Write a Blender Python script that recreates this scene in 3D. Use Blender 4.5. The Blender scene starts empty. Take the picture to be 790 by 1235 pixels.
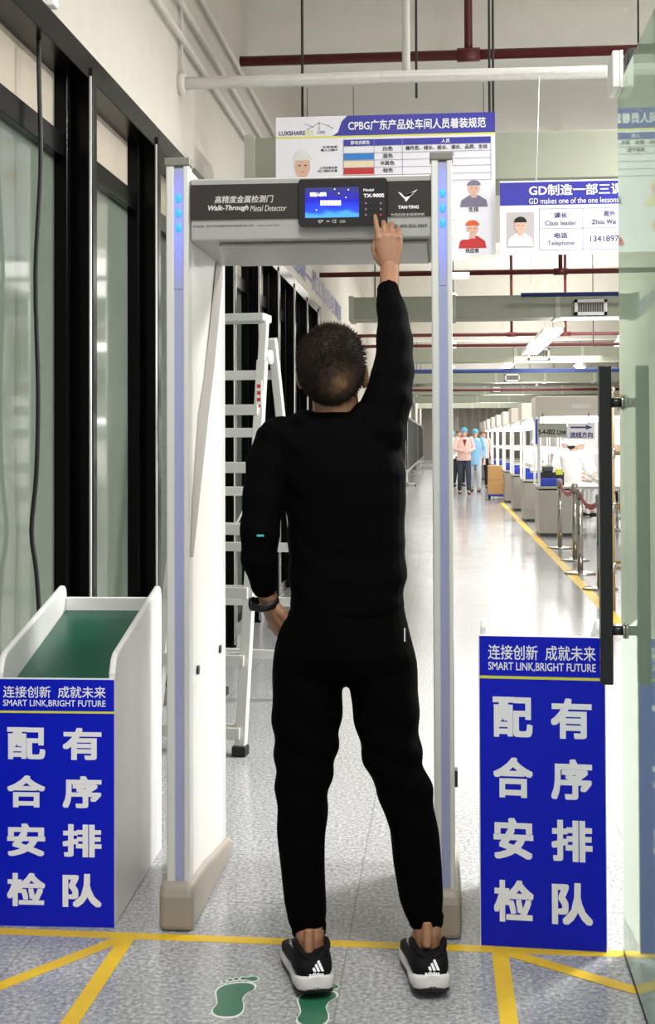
import bpy, bmesh, math, random
from mathutils import Vector, Matrix
S = bpy.context.scene
COL = S.collection
rnd = random.Random(7)
PI = math.pi

# ------------------------------------------------------------------ camera
F, PW, PH, CH = 1560.0, 790, 1235, 1.414
YAW = math.atan(138 / F); PITCH = math.radians(1.0); ROLL = math.radians(-0.2)
R = Matrix.Rotation(YAW, 3, 'Z') @ Matrix.Rotation(PI / 2 + PITCH, 3, 'X') @ Matrix.Rotation(ROLL, 3, 'Z')
_d = R.transposed() @ Vector((0, 1, 0))
SX = (395 + F * _d.x / -_d.z - 533) / PH
SY = (531 - (617.5 - F * _d.y / -_d.z)) / PH
cam_data = bpy.data.cameras.new('camera'); cam = bpy.data.objects.new('camera', cam_data); COL.objects.link(cam)
cam.matrix_world = Matrix.Translation((0, 0, CH)) @ R.to_4x4()
cam_data.sensor_width = 36; cam_data.sensor_fit = 'AUTO'
cam_data.lens = F / PH * 36
cam_data.shift_x = SX; cam_data.shift_y = SY
cam_data.clip_start = 0.05; cam_data.clip_end = 300
S.camera = cam
CP = Vector((0, 0, CH))

def ray(px, py):
    return R @ Vector(((px - 395 + SX * PH) / F, -(py - 617.5 - SY * PH) / F, -1))
def atY(px, py, y):
    d = ray(px, py); return CP + d * (y / d.y)
def atX(px, py, x):
    d = ray(px, py); return CP + d * (x / d.x)
def atZ(px, py, z=0.0):
    d = ray(px, py); return CP + d * ((z - CH) / d.z)

# ------------------------------------------------------------------ light
wd = bpy.data.worlds.new('world'); S.world = wd; wd.use_nodes = True
wd.node_tree.nodes['Background'].inputs[0].default_value = (1.0, 0.98, 0.96, 1)
wd.node_tree.nodes['Background'].inputs[1].default_value = 0.5
S.view_settings.view_transform = 'Standard'; S.view_settings.look = 'None'
S.view_settings.exposure = 0.35; S.view_settings.gamma = 1; S.view_settings.use_curve_mapping = False

def area(name, loc, sx, sy, power, color=(1, 0.98, 0.95), rot=(0, 0, 0), parent=None):
    l = bpy.data.lights.new(name, 'AREA'); l.shape = 'RECTANGLE'; l.size = sx; l.size_y = sy
    l.energy = power; l.color = color
    o = bpy.data.objects.new(name, l); COL.objects.link(o); o.location = loc; o.rotation_euler = rot
    if parent: o.parent = parent
    return o
# area lights that stand in for the lobby and hall lighting
area('lobby_light', (-0.2, 1.4, 4.6), 0.7, 0.7, 95)
area('lobby_light', (1.2, 0.2, 4.2), 0.8, 0.8, 70)
area('aisle_area_light', (4.15, 4.4, 3.9), 0.9, 0.9, 280)
area('aisle_area_light', (2.7, 6.7, 3.7), 0.9, 0.9, 385)  # added with no lamp there, to brighten the gate's inner panel
area('aisle_area_light', (1.6, 6.4, 4.85), 0.7, 0.7, 40)
area('aisle_area_light', (3.6, 11.0, 4.6), 1.4, 1.4, 220)
for y in (21, 30, 39, 48):
    area('aisle_area_light', (1.8, y, 4.1), 5.0, 5.0, 150)
for y in (58, 74, 88):
    area('aisle_area_light', (1.0, y, 4.1), 5.0, 5.0, 300)

for y in (19, 27, 36, 45, 54):  # added upward lights without fixtures, brighten the far hall ceiling
    area('added_uplight', (2.2, y, 2.45), 1.4, 5.0, 130, rot=(PI, 0, 0))

# ------------------------------------------------------------------ materials
def lin(h):
    h = h.lstrip('#'); v = [int(h[i:i + 2], 16) / 255 for i in (0, 2, 4)]
    return tuple(((c / 12.92) if c <= 0.04045 else ((c + 0.055) / 1.055) ** 2.4) for c in v) + (1,)
_m = {}
def mat(name, col, rough=0.5, metal=0.0, var=0.06, scale=8.0, bump=0.0, bscale=60.0, spec=0.5, emit=0.0, coat=0.0):
    if name in _m: return _m[name]
    m = bpy.data.materials.new(name); m.use_nodes = True; _m[name] = m
    nt = m.node_tree; b = nt.nodes['Principled BSDF']; L = nt.links.new
    c = lin(col) if isinstance(col, str) else col
    tc = nt.nodes.new('ShaderNodeTexCoord'); n = nt.nodes.new('ShaderNodeTexNoise')
    n.inputs['Scale'].default_value = scale; n.inputs['Detail'].default_value = 4
    L(tc.outputs['Object'], n.inputs['Vector'])
    mx = nt.nodes.new('ShaderNodeMix'); mx.data_type = 'RGBA'
    mx.inputs[6].default_value = tuple(max(0, x * (1 - var)) for x in c[:3]) + (1,)
    mx.inputs[7].default_value = tuple(min(1, x * (1 + var)) for x in c[:3]) + (1,)
    L(n.outputs['Fac'], mx.inputs[0]); L(mx.outputs[2], b.inputs['Base Color'])
    b.inputs['Roughness'].default_value = rough; b.inputs['Metallic'].default_value = metal
    b.inputs['Specular IOR Level'].default_value = spec
    b.inputs['Coat Weight'].default_value = coat
    if bump:
        n2 = nt.nodes.new('ShaderNodeTexNoise'); n2.inputs['Scale'].default_value = bscale; n2.inputs['Detail'].default_value = 3
        L(tc.outputs['Object'], n2.inputs['Vector'])
        bp = nt.nodes.new('ShaderNodeBump'); bp.inputs['Strength'].default_value = bump; bp.inputs['Distance'].default_value = 0.01
        L(n2.outputs['Fac'], bp.inputs['Height']); L(bp.outputs['Normal'], b.inputs['Normal'])
    if emit:
        L(mx.outputs[2], b.inputs['Emission Color']); b.inputs['Emission Strength'].default_value = emit
    return m

def floor_mat():
    m = bpy.data.materials.new('speckled_vinyl'); m.use_nodes = True
    nt = m.node_tree; b = nt.nodes['Principled BSDF']; L = nt.links.new
    tc = nt.nodes.new('ShaderNodeTexCoord')
    n = nt.nodes.new('ShaderNodeTexNoise'); n.inputs['Scale'].default_value = 75; n.inputs['Detail'].default_value = 3
    n.inputs['Roughness'].default_value = 0.7
    L(tc.outputs['Object'], n.inputs['Vector'])
    r = nt.nodes.new('ShaderNodeValToRGB'); e = r.color_ramp.elements
    e[0].position = 0.30; e[0].color = lin('#75767a'); e[1].position = 0.68; e[1].color = lin('#c4c5c6')
    x = e.new(0.5); x.color = lin('#9c9d9f')
    L(n.outputs['Fac'], r.inputs[0])
    bk = nt.nodes.new('ShaderNodeTexBrick'); bk.offset = 0
    bk.inputs['Scale'].default_value = 1.0; bk.inputs['Brick Width'].default_value = 0.9; bk.inputs['Row Height'].default_value = 1.8
    bk.inputs['Mortar Size'].default_value = 0.003; bk.inputs['Mortar Smooth'].default_value = 0.3
    mp = nt.nodes.new('ShaderNodeMapping'); mp.inputs['Location'].default_value = (0.27, -0.35, 0)
    L(tc.outputs['Object'], mp.inputs['Vector']); L(mp.outputs['Vector'], bk.inputs['Vector'])
    mx = nt.nodes.new('ShaderNodeMix'); mx.data_type = 'RGBA'; mx.inputs[7].default_value = lin('#6d7074')
    fm = nt.nodes.new('ShaderNodeMath'); fm.operation = 'MULTIPLY'; fm.inputs[1].default_value = 0.6
    L(bk.outputs['Fac'], fm.inputs[0])
    L(fm.outputs[0], mx.inputs[0]); L(r.outputs[0], mx.inputs[6]); L(mx.outputs[2], b.inputs['Base Color'])
    n2 = nt.nodes.new('ShaderNodeTexNoise'); n2.inputs['Scale'].default_value = 1.5
    L(tc.outputs['Object'], n2.inputs['Vector'])
    mr = nt.nodes.new('ShaderNodeMapRange'); mr.inputs[3].default_value = 0.13; mr.inputs[4].default_value = 0.21
    L(n2.outputs['Fac'], mr.inputs[0]); L(mr.outputs[0], b.inputs['Roughness'])
    n3 = nt.nodes.new('ShaderNodeTexNoise'); n3.inputs['Scale'].default_value = 5
    L(tc.outputs['Object'], n3.inputs['Vector'])
    bp = nt.nodes.new('ShaderNodeBump'); bp.inputs['Strength'].default_value = 0.05; bp.inputs['Distance'].default_value = 0.02
    L(n3.outputs['Fac'], bp.inputs['Height']); L(bp.outputs['Normal'], b.inputs['Normal'])
    b.inputs['Specular IOR Level'].default_value = 0.42
    return m

def glass_mat(name, tint, fac0, gain):
    m = bpy.data.materials.new(name); m.use_nodes = True
    nt = m.node_tree; L = nt.links.new; nt.nodes.remove(nt.nodes['Principled BSDF'])
    out = nt.nodes['Material Output']
    t = nt.nodes.new('ShaderNodeBsdfTransparent'); t.inputs[0].default_value = lin(tint)
    g = nt.nodes.new('ShaderNodeBsdfGlossy'); g.inputs['Color'].default_value = lin('#e3efe3'); g.inputs['Roughness'].default_value = 0.015
    fr = nt.nodes.new('ShaderNodeFresnel'); fr.inputs[0].default_value = 1.5
    ma = nt.nodes.new('ShaderNodeMath'); ma.operation = 'MULTIPLY_ADD'; ma.use_clamp = True
    ma.inputs[1].default_value = gain; ma.inputs[2].default_value = fac0
    L(fr.outputs[0], ma.inputs[0])
    mx = nt.nodes.new('ShaderNodeMixShader'); L(ma.outputs[0], mx.inputs[0]); L(t.outputs[0], mx.inputs[1]); L(g.outputs[0], mx.inputs[2])
    d1 = nt.nodes.new('ShaderNodeBsdfDiffuse'); d1.inputs[0].default_value = lin('#dfebde')
    d2 = nt.nodes.new('ShaderNodeBsdfTranslucent'); d2.inputs[0].default_value = lin('#dfebde')
    df = nt.nodes.new('ShaderNodeMixShader'); df.inputs[0].default_value = 0.5; L(d1.outputs[0], df.inputs[1]); L(d2.outputs[0], df.inputs[2])
    m2 = nt.nodes.new('ShaderNodeMixShader'); m2.inputs[0].default_value = 0.28
    L(mx.outputs[0], m2.inputs[1]); L(df.outputs[0], m2.inputs[2]); L(m2.outputs[0], out.inputs[0])
    return m

M = dict(
    floor=floor_mat(),
    wall=mat('white_plaster', '#c6c2b8', 0.85, bump=0.04, bscale=120),
    ceil=mat('ceiling_paint', '#e2dfd6', 0.9, bump=0.05, bscale=90),
    black=mat('black_anodised', '#050505', 0.22, var=0.1, spec=0.13),
    pane=mat('grey_green_glass', '#6b756a', 0.07, var=0.28, scale=1.3),
    cream=mat('cream_panel', '#c4bbaa', 0.25, var=0.05),
    alu=mat('satin_aluminium', '#dededa', 0.32, 0.3),
    alu2=mat('ladder_aluminium', '#d4d4d0', 0.4, 0.35),
    white=mat('white_laminate', '#e6e5e4', 0.35),
    gate=mat('gate_panel_white', '#f7f5f1', 0.3),
    gateg=mat('gate_silver', '#a6a6a1', 0.35, 0.2),
    lip=mat('print_lip', '#b5786c', 0.6),
    cap=mat('taupe_cap', '#7a776f', 0.4),
    beige=mat('beige_plastic', '#989084', 0.35),
    strip=mat('lavender_strip', '#9aa0c4', 0.3),
    accent=mat('accent_grey', '#a49f9a', 0.4),
    brown=mat('dark_brown_panel', '#2c2624', 0.3),
    brown2=mat('screen_bezel', '#1f1b1a', 0.25),
    ink=mat('black_ink', '#1b1b1e', 0.5),
    txtw=mat('white_lettering', '#f4f4f8', 0.5, var=0.01),
    txtg=mat('pale_lettering', '#cfcac4', 0.5, var=0.01),
    blue=mat('banner_blue', '#061ac4', 0.4, var=0.05, spec=0.22),
    signblue=mat('sign_blue', '#2a2a9e', 0.4),
    signw=mat('sign_white', '#e8e7ee', 0.45, var=0.01),
    navy=mat('navy_ink', '#3a3a78', 0.5),
    lime=mat('lime_line', '#dede3c', 0.5),
    tape=mat('yellow_tape', '#e0b818', 0.4, var=0.12, scale=20),
    green=mat('green_mat', '#084d3a', 0.3),
    footg=mat('footprint_green', '#2d6b50', 0.35),
    footw=mat('footprint_white', '#d9ddd6', 0.4),
    cable=mat('black_rubber', '#0a0a0a', 0.5),
    red=mat('red_pipe', '#5a1a1e', 0.35),
    redbelt=mat('red_belt', '#c0142c', 0.5),
    bluep=mat('blue_pipe', '#2a3f78', 0.4),
    foil=mat('white_wrap', '#d6d4ce', 0.3, 0.15, bump=0.5, bscale=25),
    pipew=mat('pvc_white', '#cfccc3', 0.4),
    rod=mat('dark_rod', '#3a3836', 0.5, 0.4),
    duct=mat('grey_green_duct', '#8f9382', 0.5, 0.1, var=0.03),
    flange=mat('duct_flange', '#a9aca0', 0.5),
    grille=mat('grille_dark', '#4a4a48', 0.5),
    steel=mat('stainless', '#a7a39c', 0.3, 0.6),
    chrome=mat('polished_steel', '#b9b5ae', 0.15, 0.95),
    handle=mat('handle_black', '#17191a', 0.35),
    doorglass=glass_mat('door_glass', '#bcd4bf', 0.5, 0.75),
    brass=mat('tan_pipe', '#b59a72', 0.3, 0.2),
    carton=mat('carton', '#c69a62', 0.7),
    blueplast=mat('blue_plastic', '#1c3fc0', 0.4),
    hood=mat('hood_cream', '#d8d3c8', 0.4),
    curtain=mat('grey_curtain', '#bdb8af', 0.8, var=0.1),
    lamp=mat('lamp_glow', '#fffaf0', 0.4, emit=8),
    tube=mat('tube_glow', '#ffffff', 0.4, emit=3),
    led=mat('blue_led', '#2a7dff', 0.4, emit=1.5, var=0),
    ledg=mat('blue_diffuser', '#1a2cff', 0.4, emit=0.9, var=0.02),
    skin=mat('skin', '#966b4f', 0.5, var=0.12, scale=30),
    skinl=mat('skin_light', '#d8b09a', 0.55),
    cloth=mat('black_knit', '#030304', 0.9, spec=0.06, bump=0.25, bscale=35),
    cloth2=mat('black_jersey', '#020202', 0.9, spec=0.05, bump=0.2, bscale=25),
    shoe=mat('black_mesh', '#08080a', 0.75, spec=0.2, bump=0.2, bscale=300),
    sole=mat('white_foam', '#d9d4d2', 0.6),
    rubber=mat('black_outsole', '#0d0d0d', 0.6),
    coatw=mat('white_coat', '#eeeeee', 0.8), coatb=mat('blue_coat', '#8fc4ea', 0.8), coatp=mat('pink_coat', '#ecc7c0', 0.8),
    capb=mat('blue_cap', '#5fb4e0', 0.8), jeans=mat('dark_jeans', '#3c4252', 0.9), jeansl=mat('light_jeans', '#c3cbd6', 0.9),
    dark=mat('dark_cloth', '#16181c', 0.9), shirt=mat('red_shirt', '#8a2020', 0.8), hairb=mat('brown_hair', '#7a5f4c', 0.8),
    hairk=mat('black_hair', '#1a1614', 0.7), khaki=mat('khaki', '#e8d8b4', 0.5), skyb=mat('sky_blue', '#2f7fd0', 0.5),
    redp=mat('print_red', '#c02a2a', 0.5), portrait=mat('portrait_grey', '#b9b4b6', 0.6), printg=mat('print_grey', '#77748c', 0.6),
    greent=mat('green_tag', '#3fae4a', 0.5), board=mat('black_board', '#26282a', 0.4), orange=mat('print_orange', '#d8612c', 0.6),
)

def screen_mat():
    m = bpy.data.materials.new('lcd_screen'); m.use_nodes = True
    nt = m.node_tree; b = nt.nodes['Principled BSDF']; L = nt.links.new
    tc = nt.nodes.new('ShaderNodeTexCoord'); sp = nt.nodes.new('ShaderNodeSeparateXYZ'); L(tc.outputs['Generated'], sp.inputs[0])
    r = nt.nodes.new('ShaderNodeValToRGB'); e = r.color_ramp.elements
    e[0].position = 0.0; e[0].color = lin('#4aa8ff'); e[1].position = 1.0; e[1].color = lin('#3a3a58')
    for p, c in ((0.12, '#1f50f0'), (0.45, '#1414c8'), (0.72, '#2a2a90')):
        q = e.new(p); q.color = lin(c)
    n = nt.nodes.new('ShaderNodeTexVoronoi'); n.inputs['Scale'].default_value = 4; L(tc.outputs['Generated'], n.inputs['Vector'])
    ad = nt.nodes.new('ShaderNodeMath'); ad.operation = 'MULTIPLY_ADD'; ad.inputs[1].default_value = -0.2
    L(n.outputs['Distance'], ad.inputs[0]); L(sp.outputs['Z'], ad.inputs[2]); L(ad.outputs[0], r.inputs[0])
    b.inputs['Base Color'].default_value = (0.01, 0.01, 0.02, 1); b.inputs['Roughness'].default_value = 0.15
    L(r.outputs[0], b.inputs['Emission Color']); b.inputs['Emission Strength'].default_value = 1.0
    return m
M['lcd'] = screen_mat()
def diffuser_mat():
    m = bpy.data.materials.new('backlit_diffuser'); m.use_nodes = True
    nt = m.node_tree; b = nt.nodes['Principled BSDF']; L = nt.links.new
    tc = nt.nodes.new('ShaderNodeTexCoord'); sp = nt.nodes.new('ShaderNodeSeparateXYZ'); L(tc.outputs['Generated'], sp.inputs[0])
    r = nt.nodes.new('ShaderNodeValToRGB'); e = r.color_ramp.elements
    e[0].position = 0.0; e[0].color = (0, 0, 0, 1); e[1].position = 1.0; e[1].color = (0, 0, 0, 1)
    for p, v in ((0.3, .35), (0.45, 1.5), (0.72, 1.5), (0.85, .45)): q = e.new(p); q.color = (v, v, v, 1)
    L(sp.outputs['Z'], r.inputs[0]); L(r.outputs[0], b.inputs['Emission Strength'])
    b.inputs['Base Color'].default_value = lin('#9aa0c4'); b.inputs['Emission Color'].default_value = lin('#1430ff')
    return m
M['ledg'] = diffuser_mat()

# ------------------------------------------------------------------ helpers
def tag(o, label=None, cat=None, group=None, kind=None):
    if label: o['label'] = label
    if cat: o['category'] = cat
    if group: o['group'] = group
    if kind: o['kind'] = kind
    return o
_roots = {}
def empty(name, loc=(0, 0, 0), rz=0.0):
    o = bpy.data.objects.new(name, None); COL.objects.link(o); o.empty_display_size = 0.1
    o.location = loc; o.rotation_euler = (0, 0, rz)
    _roots[o.name] = Matrix.Translation(loc) @ Matrix.Rotation(rz, 4, 'Z')
    return o
def thing(name, label, cat, loc=(0, 0, 0), rz=0.0, group=None):
    return tag(empty(name, loc, rz), label, cat, group)
def children(o): return [c for c in COL.objects if c.parent == o]
def copy_tree(o, parent=None):
    c = o.copy(); COL.objects.link(c)
    if parent: c.parent = parent
    for ch in children(o): copy_tree(ch, c)
    return c

class MB:
    def __init__(s): s.bm = bmesh.new(); s.mats = []; s.cur = 0
    def use(s, m):
        if m not in s.mats: s.mats.append(m)
        s.cur = s.mats.index(m); return s
    def _f(s, vs):
        try:
            f = s.bm.faces.new(vs); f.material_index = s.cur; f.smooth = False; return f
        except ValueError: return None
    def box(s, a, b, mtx=None):
        p = [Vector((x, y, z)) for z in (a[2], b[2]) for y in (a[1], b[1]) for x in (a[0], b[0])]
        if mtx: p = [mtx @ q for q in p]
        v = [s.bm.verts.new(q) for q in p]
        for q in ((0, 2, 3, 1), (4, 5, 7, 6), (0, 1, 5, 4), (2, 6, 7, 3), (0, 4, 6, 2), (1, 3, 7, 5)): s._f([v[i] for i in q])
        return s
    def rings(s, rings, smooth=True, caps=True, closed=False):
        vs = [[s.bm.verts.new(p) for p in r] for r in rings]; n = len(vs[0])
        rng = range(len(vs) if closed else len(vs) - 1)
        for i in rng:
            A, B = vs[i], vs[(i + 1) % len(vs)]
            for k in range(n):
                f = s._f((A[k], A[(k + 1) % n], B[(k + 1) % n], B[k]))
                if f: f.smooth = smooth
        if caps and not closed: s._f(vs[0][::-1]); s._f(vs[-1])
        return s
    def tube(s, pts, r, n=12, ref=None, ry=None, smooth=True):
        pts = [Vector(p) for p in pts]; rr = r if isinstance(r, (list, tuple)) else [r] * len(pts)
        if ry is None: ry = rr
        elif not isinstance(ry, (list, tuple)): ry = [ry] * len(pts)
        out = []; u = None
        for i, p in enumerate(pts):
            t = ((pts[min(i + 1, len(pts) - 1)] - pts[max(i - 1, 0)])).normalized()
            if u is None:
                w = Vector(ref) if ref else (Vector((0, 1, 0)) if abs(t.y) < 0.9 else Vector((1, 0, 0)))
            else: w = t.cross(u) if ref is None else Vector(ref)
            u = (w.cross(t)); u.normalize(); v = t.cross(u)
            if ref is None and i > 0: pass
            out.append([p + u * (rr[i] * math.cos(2 * PI * k / n)) + v * (ry[i] * math.sin(2 * PI * k / n)) for k in range(n)])
            if ref is None: u = u
        return s.rings(out, smooth)
    def cyl(s, a, b, r, n=16, r2=None): return s.tube([a, b], [r, r if r2 is None else r2], n)
    def ball(s, c, r, n=12, m=8):
        c = Vector(c); r = Vector(r) if not isinstance(r, (int, float)) else Vector((r, r, r))
        out = []
        for j in range(1, m):
            th = PI * j / m
            out.append([c + Vector((r.x * math.sin(th) * math.cos(2 * PI * k / n), r.y * math.sin(th) * math.sin(2 * PI * k / n), r.z * math.cos(th))) for k in range(n)])
        vs = [[s.bm.verts.new(p) for p in q] for q in out]
        top = s.bm.verts.new(c + Vector((0, 0, r.z))); bot = s.bm.verts.new(c - Vector((0, 0, r.z)))
        for i in range(len(vs) - 1):
            for k in range(n):
                f = s._f((vs[i][k], vs[i + 1][k], vs[i + 1][(k + 1) % n], vs[i][(k + 1) % n]))
                if f: f.smooth = True
        for k in range(n):
            for f in (s._f((top, vs[0][k], vs[0][(k + 1) % n])), s._f((bot, vs[-1][(k + 1) % n], vs[-1][k]))):
                if f: f.smooth = True
        return s
    def prism(s, poly, vec):
        vec = Vector(vec); a = [s.bm.verts.new(Vector(p)) for p in poly]; b = [s.bm.verts.new(Vector(p) + vec) for p in poly]
        n = len(a); s._f(a[::-1]); s._f(b)
        for i in range(n): s._f((a[i], a[(i + 1) % n], b[(i + 1) % n], b[i]))
        return s
    def poly(s, pts): s._f([s.bm.verts.new(Vector(p)) for p in pts]); return s
    def lathe(s, prof, c=(0, 0, 0), n=24, smooth=True):
        c = Vector(c)
        return s.rings([[c + Vector((max(r, 1e-4) * math.cos(2 * PI * k / n), max(r, 1e-4) * math.sin(2 * PI * k / n), z)) for k in range(n)] for r, z in prof], smooth)
    def mesh(s, me, mtx, m):
        s.use(m); vs = [s.bm.verts.new(mtx @ v.co) for v in me.vertices]
        for p in me.polygons: s._f([vs[i] for i in p.vertices])
        return s
    def build(s, name, m=None, parent=None, bevel=0.0, seg=2, world=False, recalc=True, smooth_mod=0):
        if recalc: bmesh.ops.recalc_face_normals(s.bm, faces=s.bm.faces)
        if world and parent is not None:
            inv = _roots[parent.name].inverted(); s.bm.transform(inv)
        me = bpy.data.meshes.new(name); s.bm.to_mesh(me); s.bm.free()
        for q in (s.mats or [m]): me.materials.append(q)
        o = bpy.data.objects.new(name, me); COL.objects.link(o)
        if parent is not None: o.parent = parent
        if bevel:
            b = o.modifiers.new('bevel', 'BEVEL'); b.width = bevel; b.segments = seg; b.limit_method = 'ANGLE'; b.angle_limit = 0.6
        return o
def one(name, m, parent, a, b, bevel=0.0, **k):
    return MB().box(a, b).build(name, m, parent, bevel, **k)

TMP = bpy.data.scenes.new('scratch')
def evaluated(ob):
    TMP.collection.objects.link(ob)
    with bpy.context.temp_override(scene=TMP, view_layer=TMP.view_layers[0]): dg = bpy.context.evaluated_depsgraph_get()
    return bpy.data.meshes.new_from_object(ob.evaluated_get(dg))
def text_mesh(body, bold=0.0, italic=0.0):
    cu = bpy.data.curves.new('t', 'FONT'); cu.body = body; cu.size = 1; cu.offset = bold; cu.shear = italic; cu.resolution_u = 3
    ob = bpy.data.objects.new('t', cu); me = evaluated(ob)
    bpy.data.objects.remove(ob); bpy.data.curves.remove(cu)
    return me
class Letters:
    """a set of separate printed pieces that belong to one thing"""
    def __init__(s, parent, world=False): s.p = parent; s.w = world
    def piece(s, name, mb): mb.build(name, None, s.p, world=s.w, recalc=False)
def put(mb, body, m, frame, rect, bold=0.0, italic=0.0, name='lettering'):
    """fit text into rect (x0, x1, z0, z1) of a flat frame given as a 4x4 (x right, y up, z out)"""
    me = text_mesh(body, 0.0, italic)
    if not me.vertices: return
    xs = [v.co.x for v in me.vertices]; ys = [v.co.y for v in me.vertices]
    x0, x1, z0, z1 = rect
    bx0, bx1, by0, by1 = min(xs) - bold, max(xs) + bold, min(ys) - bold, max(ys) + bold
    sx = (x1 - x0) / max(1e-6, bx1 - bx0); sy = (z1 - z0) / max(1e-6, by1 - by0)
    t = Matrix.Translation((x0, z0, 0)) @ Matrix.Diagonal((sx, sy, 1, 1)) @ Matrix.Translation((-bx0, -by0, 0))
    tgt = MB() if isinstance(mb, Letters) else mb
    offs = [(0, 0)] if not bold else [(bold * i, bold * j) for i in (-1, 0, 1) for j in (-1, 0, 1)]
    for i, (dx, dy) in enumerate(offs):
        tgt.mesh(me, frame @ Matrix.Translation((0, 0, 0.00004 * i)) @ t @ Matrix.Translation((dx, dy, 0)), m)
    bpy.data.meshes.remove(me)
    if isinstance(mb, Letters): mb.piece(name, tgt)
def frame(o, xd, yd):
    xd = Vector(xd).normalized(); yd = Vector(yd).normalized(); zd = xd.cross(yd)
    m = Matrix.Identity(4)
    for i in range(3): m[i][0] = xd[i]; m[i][1] = yd[i]; m[i][2] = zd[i]; m[i][3] = o[i]
    return m
def quad(mb, m, fr, x0, x1, y0, y1, d=0.0):
    mb.use(m); mb.poly([fr @ Vector(p) for p in ((x0, y0, d), (x1, y0, d), (x1, y1, d), (x0, y1, d))])
def oval(mb, m, fr, cx, cy, rx, ry, d=0.0, n=20):
    mb.use(m); mb.poly([fr @ Vector((cx + rx * math.cos(2 * PI * k / n), cy + ry * math.sin(2 * PI * k / n), d)) for k in range(n)])
def remesh(mb, voxel, smooth=4, fac=0.5):
    bmesh.ops.recalc_face_normals(mb.bm, faces=mb.bm.faces)
    me = bpy.data.meshes.new('r'); mb.bm.to_mesh(me); mb.bm.free()
    ob = bpy.data.objects.new('r', me)
    rm = ob.modifiers.new('r', 'REMESH'); rm.mode = 'VOXEL'; rm.voxel_size = voxel
    if smooth:
        sm = ob.modifiers.new('s', 'SMOOTH'); sm.iterations = smooth; sm.factor = fac
    out = evaluated(ob)
    bpy.data.objects.remove(ob)
    for p in out.polygons: p.use_smooth = True
    return out
def mesh_obj(name, me, m, parent=None):
    me.materials.clear(); me.materials.append(m); me.name = name
    o = bpy.data.objects.new(name, me); COL.objects.link(o)
    if parent is not None: o.parent = parent
    return o
def struct(o): o['kind'] = 'structure'; return o
ORD = ['first', 'second', 'third', 'fourth', 'fifth', 'sixth', 'seventh', 'eighth', 'ninth', 'tenth', 'eleventh', 'twelfth']

# ------------------------------------------------------------------ setting
WX = -1.43
struct(MB().box((-3.5, -2, -0.1), (9, 100, 0)).build('floor', M['floor']))
struct(MB().box((-3.5, 2.0, 5.0), (9, 100, 5.2)).build('ceiling', M['ceil']))
struct(MB().box((-1.75, 2.0, 3.0), (WX, 15.45, 5.0)).box((-1.75, 15.45, 0), (WX, 100, 5.0)).build('wall_left', M['wall']))
struct(MB().box((8.0, 2.0, 0), (8.2, 100, 5.0)).build('wall_right', M['wall']))
struct(MB().box((-3.5, 96, 0), (9, 96.2, 5.0)).build('wall_far', M['wall']))
struct(MB().box((-2.6, 2.0, 0), (-2.5, 15.5, 3.0)).build('wall_room', M['cream']))
for i in range(6):
    y = 9.5 + 8.9 * i
    struct(MB().box((-1.5, y, 4.2), (8.1, y + 0.5, 5.05)).build('trim_%d' % (i + 1), M['ceil'], bevel=0.01))

# glazed left wall: one window per bay, the corner column and a slimmer mullion at its near end
PIT = 1.215; C0 = 5.21
for k in range(-2, 9):
    y1 = C0 + PIT * k; y0 = y1 - PIT           # the bay ends at its column y1
    w = struct(empty('window_%d' % (k + 3), (WX, y0, 0)))
    hx = 0.01
    def b(n, m, a, c, bev=0.0): return MB().box(a, c).build(n, m, w, bev)
    b('glass_pane', M['pane'], (-0.125, 0, 0.1), (-0.113, PIT - 0.13, 2.56))
    b('upper_pane', M['cream'], (-0.125, 0, 2.64), (-0.113, PIT - 0.13, 2.90))
    b('transom', M['black'], (-0.14, 0, 2.55), (-0.07, PIT - 0.12, 2.645), 0.004)
    b('header', M['black'], (-0.2, 0, 2.89), (hx, PIT, 3.0), 0.004)
    b('sill', M['black'], (-0.16, 0, 0), (-0.05, PIT - 0.06, 0.1), 0.004)
    b('mullion', M['black'], (-0.16, PIT - 0.16, 0.1), (-0.06, PIT - 0.11, 2.9), 0.003)
    b('column', M['black'], (-0.18, PIT - 0.065, 0), (0.02, PIT, 2.94), 0.004)
    MB().cyl((0.012, PIT - 0.075, 0.02), (0.012, PIT - 0.075, 2.9), 0.006, 8).build('edge_trim', M['alu'], w)

# lettering on the white wall above the glazing
mb = MB(); fr = frame((WX + 0.004, 0, 0), (0, 1, 0), (0, 0, 1))
put(mb, '质育人,创新—员工作坊培训部', M['navy'], fr, (10.5, 18.4, 3.08, 3.34), 0.025)
tag(mb.build('wall_lettering'), 'row of blue letters on the white wall above the black glazing', 'lettering')

# ------------------------------------------------------------------ glass door on the right
DX = 0.497; DY0, DY1 = 2.35, 3.64; DZ = 2.39
door = struct(empty('door_1', (DX, DY1, 0), math.radians(-0.6)))
MB().box((-0.006, -1.3, 0.012), (0.006, 0, DZ)).build('glass_leaf', M['doorglass'], door)
MB().box((-0.007, -1.3, 0.004), (0.007, 0, 0.012)).build('bottom_seal', M['cable'], door)
hb = MB()
for sx in (-1, 1):
    h = MB().box((sx * 0.056 - 0.017, -0.097, 0.754), (sx * 0.056 + 0.017, -0.065, 1.615)).build('pull_handle', M['handle'], door, 0.003)
    for z in (0.898, 1.514):
        MB().cyl((sx * 0.006, -0.08, z), (sx * 0.042, -0.08, z), 0.013).build('standoff', M['handle'], h)
        MB().cyl((sx * 0.0062, -0.08, z), (sx * 0.014, -0.08, z), 0.022).build('washer', M['chrome'], h)
lk = MB().box((-0.034, -0.13, DZ - 0.03), (-0.014, -0.01, DZ + 0.07)).build('lock_clamp', M['alu'], door, 0.003)
MB().box((-0.014, -0.13, DZ - 0.03), (-0.0062, -0.01, DZ + 0.07)).build('gasket', M['white'], lk)
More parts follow.
